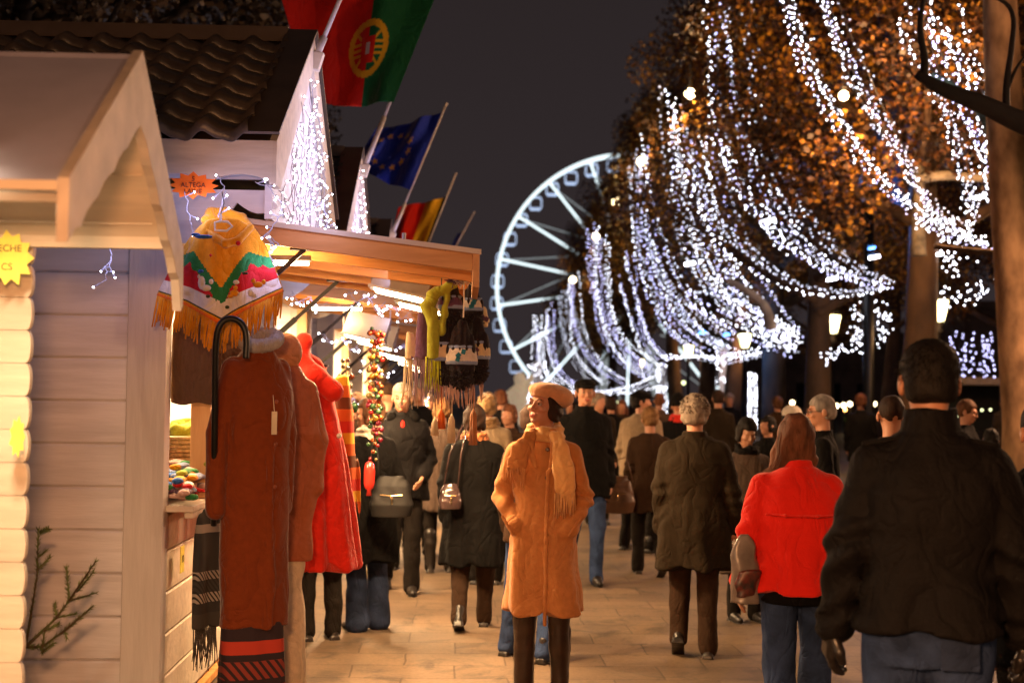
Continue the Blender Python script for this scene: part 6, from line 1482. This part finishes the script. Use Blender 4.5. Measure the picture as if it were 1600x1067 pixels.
# --- red jacket woman
t, sc, ho, hm = person('woman seen from behind in bright red jacket with brown windblown hair', 1248, 6.5, 1.585, 173, coatm=C_red, hem=.86, bulk=1.12, flare=1.12, legs='walk2', armL='out', armR=[(.162,0,1.375),(.245,.0,1.12),(.275,-.12,.92)], trm=C_jean, leg_w=1.12,
    hair='long', hairmat=H_aub, collar=.05, h=.0095, foldamp=.012, head=(-8,-16,-6), lean=.12, hems=1, strands=500)
rw = t
s = SDF(); s.ell((-.262,-.01,1.22),(.018,.035,.06),.01); sobj('sleeve_patch', s, C_cream, t, .008, sc)
s = SDF(); s.loft([(.80,0,.0,.19,.145),(.865,0,.0,.195,.15)],.01); sobj('jumper_hem', s, C_blk, t, .01, sc)
s = SDF(); s.chain([(-.17,.115,1.25),(-.08,.150,1.245),(.08,.150,1.245),(.17,.115,1.25)], [.005]*4, .01, sq=(1,1.6,1.2)); sobj('jacket_seam', s, C_red, t, .005, sc)
pb = thing('carrier_bag', 'crumpled pale carrier bag with dark print, held by the woman in the red jacket', 'bag', P(1163, 838, 6.42))
s = SDF(); s.loft([(-.30,0,0,.066,.030),(-.15,0,0,.066,.03),(-.04,0,0,.045,.02),(.01,0,0,.018,.012)], .01, e=3); s.disp = lambda x, y, z: .006*nz3(x, y, z, 34, 3, 3)
sobj('bag_body', s, mat('pale_plastic', (.22,.18,.16), .3, var=.25, scale=12), pb, .007)
s = SDF(); s.loft([(-.27,.01,-.012,.050,.030),(-.15,.01,-.012,.054,.028)], .01, e=3); s.disp = lambda x, y, z: .008*nz3(x, y, z, 40, 7, 2); sobj('printed_panel', s, mat('dark_print', (.02,.02,.02), .4, var=.5, scale=40, col2=(.16,.03,.02)), pb, .007)
# --- olive coat man
person('grey curly haired man seen from behind in long olive coat, one heel lifted', 1086, 9.12, 1.66, 170, coatm=C_olive, hem=.60, bulk=1.18, flare=1.0, legs=([(.09,0,.92),(.095,-.10,.50),(.10,-.03,.15)], [(.09,0,.92),(.095,-.04,.49),(.10,.0,.09)]), armL='down', armR='out',
    trm=C_trb, hair='curly', hairmat=H_gry, collar=.05, h=.011, foldamp=.011, strands=420)
# --- man with the black cap
person('man facing the camera in black cap, black coat and jeans behind the beret woman', 914, 12.7, 1.81, 6, coatm=C_blk, hem=.74, bulk=1.1, legs='walk', trm=C_jean, hair='crop', hairmat=H_dk, hat='cap', hatm=C_blk, collar=.05, armL='down', h=.013, hh=.008, eyes=True)
# --- blonde woman with brown bag
person('woman from behind with curly fair hair and dark coat beside the brown bag', 1016, 13.3, 1.555, 184, coatm=C_brn, hem=.66, bulk=1.12, legs='walk', hair='curly', hairmat=H_bln, collar=.02, armR='fwd', armL='down', h=.014)
handbag('shoulder_bag', 'large soft brown bag carried by the curly haired woman', P(962, 772, 13.1), (.36,.16,.34), C_shoeb, [[(-.12,0,.12),(-.06,.0,.30),(.10,.03,.34),(.16,0,.12)]])
# --- beige man
person('man in dark cap and beige jacket walking away, head turned to the side', 1002, 15.4, 1.72, 150, coatm=C_beige, hem=.82, bulk=1.18, legs='wide', hair='short', hairmat=H_blk, hat='cap', hatm=C_blk, head=(-62,0,0), trm=C_trk, h=.014, face=True)
person('person from behind in tall black hat with bright red scarf', 1060, 17.2, 1.66, 176, coatm=C_blk, hem=.6, hair=None, hat='tall', hatm=C_blk, scarf=C_redsc, h=.015)
person('dark haired woman in grey brown coat looking down, facing the camera', 1167, 10.6, 1.50, 10, coatm=C_gryb, hem=.42, bulk=1.02, hair='bob', hairmat=H_blk, head=(0,22,0), skin=M_skin2, scarf=C_blk, armL='pocket', armR='pocket', h=.012, hh=.008)
person('small dark haired person in black with a pale scarf, turned to the left', 1200, 14.9, 1.47, -60, coatm=C_blk, hem=.6, hair='bob', hairmat=H_blk, scarf=None, h=.014)
person('person in white knitted hat and black coat, facing right', 1238, 14.0, 1.575, 70, coatm=C_blk, hem=.6, hair='short', hairmat=H_blk, hat='beanie', hatm=C_white, head=(10,0,0), h=.014)
person('white haired man with glasses and black coat, looking to the left', 1284, 10.3, 1.68, -100, coatm=C_blk, hem=.6, hair='short', hairmat=H_wht, head=(8,6,0), h=.012, hh=.008, face=True, eyes=True, glasses=True)
person('man with cropped dark hair half hidden behind the tall man', 1393, 8.3, 1.68, 172, coatm=C_brn, hem=.7, hair='crop', hairmat=H_dk, h=.012)
person('man with short brown hair and glasses, facing right beyond the tall man', 1510, 14.0, 1.665, 62, coatm=C_blk, hem=.7, hair='short', hairmat=H_brn, h=.013, hh=.009, head=(0,14,0), glasses=True)
person('person with dark hair low behind the shoulder of the tall man', 1548, 13.0, 1.40, 165, coatm=C_blk, hem=.6, hair='bob', hairmat=H_blk, h=.014)
person('person in dark coat cut off by the right edge', 1632, 4.9, 1.66, 180, coatm=C_navy, hem=.8, bulk=1.1, hair='short', hairmat=H_blk, h=.013)
# --- left group
t, sc, ho, hm = person('man with grey moustache and dark open coat facing the camera', 628, 12.0, 1.74, 8, coatm=C_navy, hem=.78, bulk=1.16, legs='walk', trm=C_trk, hair='short', hairmat=H_gry, h=.012, hh=.007, eyes=True, armL='pocket', armR='down', collar=.045, head=(-14,5,0))
s = SDF(); s.T = (hm, ho); s.cap((-.022,-.095,-.048),(.022,-.095,-.048),.009,.009,.006); s.T = None; sobj('moustache', s, H_gry, t, .006, sc)
s = SDF(); s.ell((0,-.112,1.40),(.018,.02,.045),.01); sobj('red_jumper', s, C_red, t, .008, sc)
s = SDF(); s.chain([(-.10,-.05,1.47),(0,.07,1.52),(.10,-.05,1.47)], [.045,.05,.045], .02); s.disp = lambda x, y, z: .008*nz3(x, y, z, 60, 3, 2); sobj('fur_collar', s, C_blk, t, .012, sc)
person('brown haired woman in long black coat, pale collar and flared jeans facing the chalets', 578, 10.1, 1.62, -142, coatm=C_blk, hem=.52, bulk=1.12, flare=1.08, legs='stand', trm=C_jeand, flared=.03, hair='bob', hairmat=H_brn, head=(48,6,0), scarf=C_cream, armL='fwd', armR='pocket', h=.012, hh=.008, face=True)
handbag('shoulder_bag', 'big black zipped bag on the back of the woman by the red ornament', P(612, 775, 9.80), (.30,.16,.28), mat('dull_black_leather', (.010,.009,.009), .6, spec=.25), [[(-.09,0,.10),(-.10,.02,.28),(-.16,.08,.55)]])
person('woman from behind in long black coat with orange patterned collar and handbag', 742, 10.2, 1.58, 176, coatm=C_blk, hem=.50, bulk=1.16, flare=1.08, legs='walk2', trm=C_trb, hair='bob', hairmat=H_dk, scarf=C_orsc, armR='fwd', h=.012)
handbag('handbag', 'shiny dark handbag with long straps beside the woman in long black coat', P(704, 775, 10.0), (.17,.11,.18), mat('glossy_dark_leather', (.05,.03,.03), .15, var=.3, coat=.5), [[(-.05,0,.06),(-.01,.02,.30),(.08,.05,.50)], [(.05,0,.06),(.07,.02,.30),(.11,.05,.50)]])
person('woman hidden behind the red cape, dark skirt and flat shoes showing', 505, 9.7, 1.60, 200, coatm=C_blk, hem=.55, legs='stand', trm=C_trk, hair='long', hairmat=H_brn, h=.014, shoem=C_shoe)
person('person in grey skirt and dark boots between the man and the long black coat', 690, 13.4, 1.62, 190, coatm=C_gryb, hem=.62, bulk=1.05, boots=True, hair='bob', hairmat=H_bln, h=.014)
person('person in a brown knitted hat behind the man with the moustache', 604, 13.6, 1.74, 170, coatm=C_brn, hem=.7, hair=None, hat='beanie', hatm=C_brn, h=.015)
person('person in fair fur hood beyond the hanging knitted hats', 762, 12.6, 1.66, 175, coatm=C_beige, hem=.7, hair='curly', hairmat=C_fur, scarf=C_fur, h=.014)
person('person with reddish hair and a glimpse of lit face left of the beret woman', 796, 14.2, 1.56, -30, coatm=C_brn, hem=.7, hair='bob', hairmat=H_aub, h=.014)
person('walker hidden by the beret woman, only jeans and shoe showing', 834, 9.05, 1.60, 150, coatm=C_brn, hem=.8, legs='wide', trm=C_jean, hair='short', hairmat=H_dk, h=.013)
# --- far crowd
CG = 'people in the distant crowd'
rc = random.Random(21); HM = [H_blk, H_dk, H_brn, H_aub, H_gry, H_bln]; CM = [C_blk, C_navy, C_brn, C_gryb, C_trb, C_brn, C_olive]
far = [(782,19,.0),(936,18.5,1),(955,21,0),(972,24,1),(930,27,1),(1030,22,0),(1122,20,0),(1140,28,1),(1215,24,0),(1345,23,0),(668,18,1),(890,24,1),(1060,33,1),(950,42,1),(905,38,0),(1570,28,0),(655,15,1),(560,16,0)]
adj = ['black','dark','brown','grey brown','chestnut','brown','olive']; hj = ['black','dark brown','brown','auburn','grey','fair']
near_what = {}
pp = []
for i, (x, Y, f) in enumerate(far):
    ci, hi_ = rc.randrange(len(CM)), rc.randrange(len(HM)); ht = rc.random() < .2
    if i < 9:
        q = person('', x, Y, rc.uniform(1.60,1.78), 180 if not f else rc.uniform(-25,25), coatm=CM[ci], hem=rc.uniform(.5,.85), legs=rc.choice(['walk','walk2','stand']), hair=rc.choice(['short','bob','long','curly']), hairmat=HM[hi_], h=.018, group=CG)[0]; pp.append((q, ci, hi_))
    else:
        src, ci, hi_ = pp[i % 9]; q = dup(src, G(x, Y), R(180 if not f else rc.uniform(-25,25)) + rc.uniform(-.4,.4), ' ', CG, scale=(rc.uniform(.95,1.05),)*3)
    where = 'left of the beret woman' if x < 800 else 'right of the black cap man' if x < 1100 else 'beyond the red jacket woman' if x < 1300 else 'beyond the tall man'
    q['label'] = 'distant passer-by, %s hair, %s coat, %s, %s' % (hj[hi_], adj[ci], 'walking away' if not f else 'facing the camera', where)
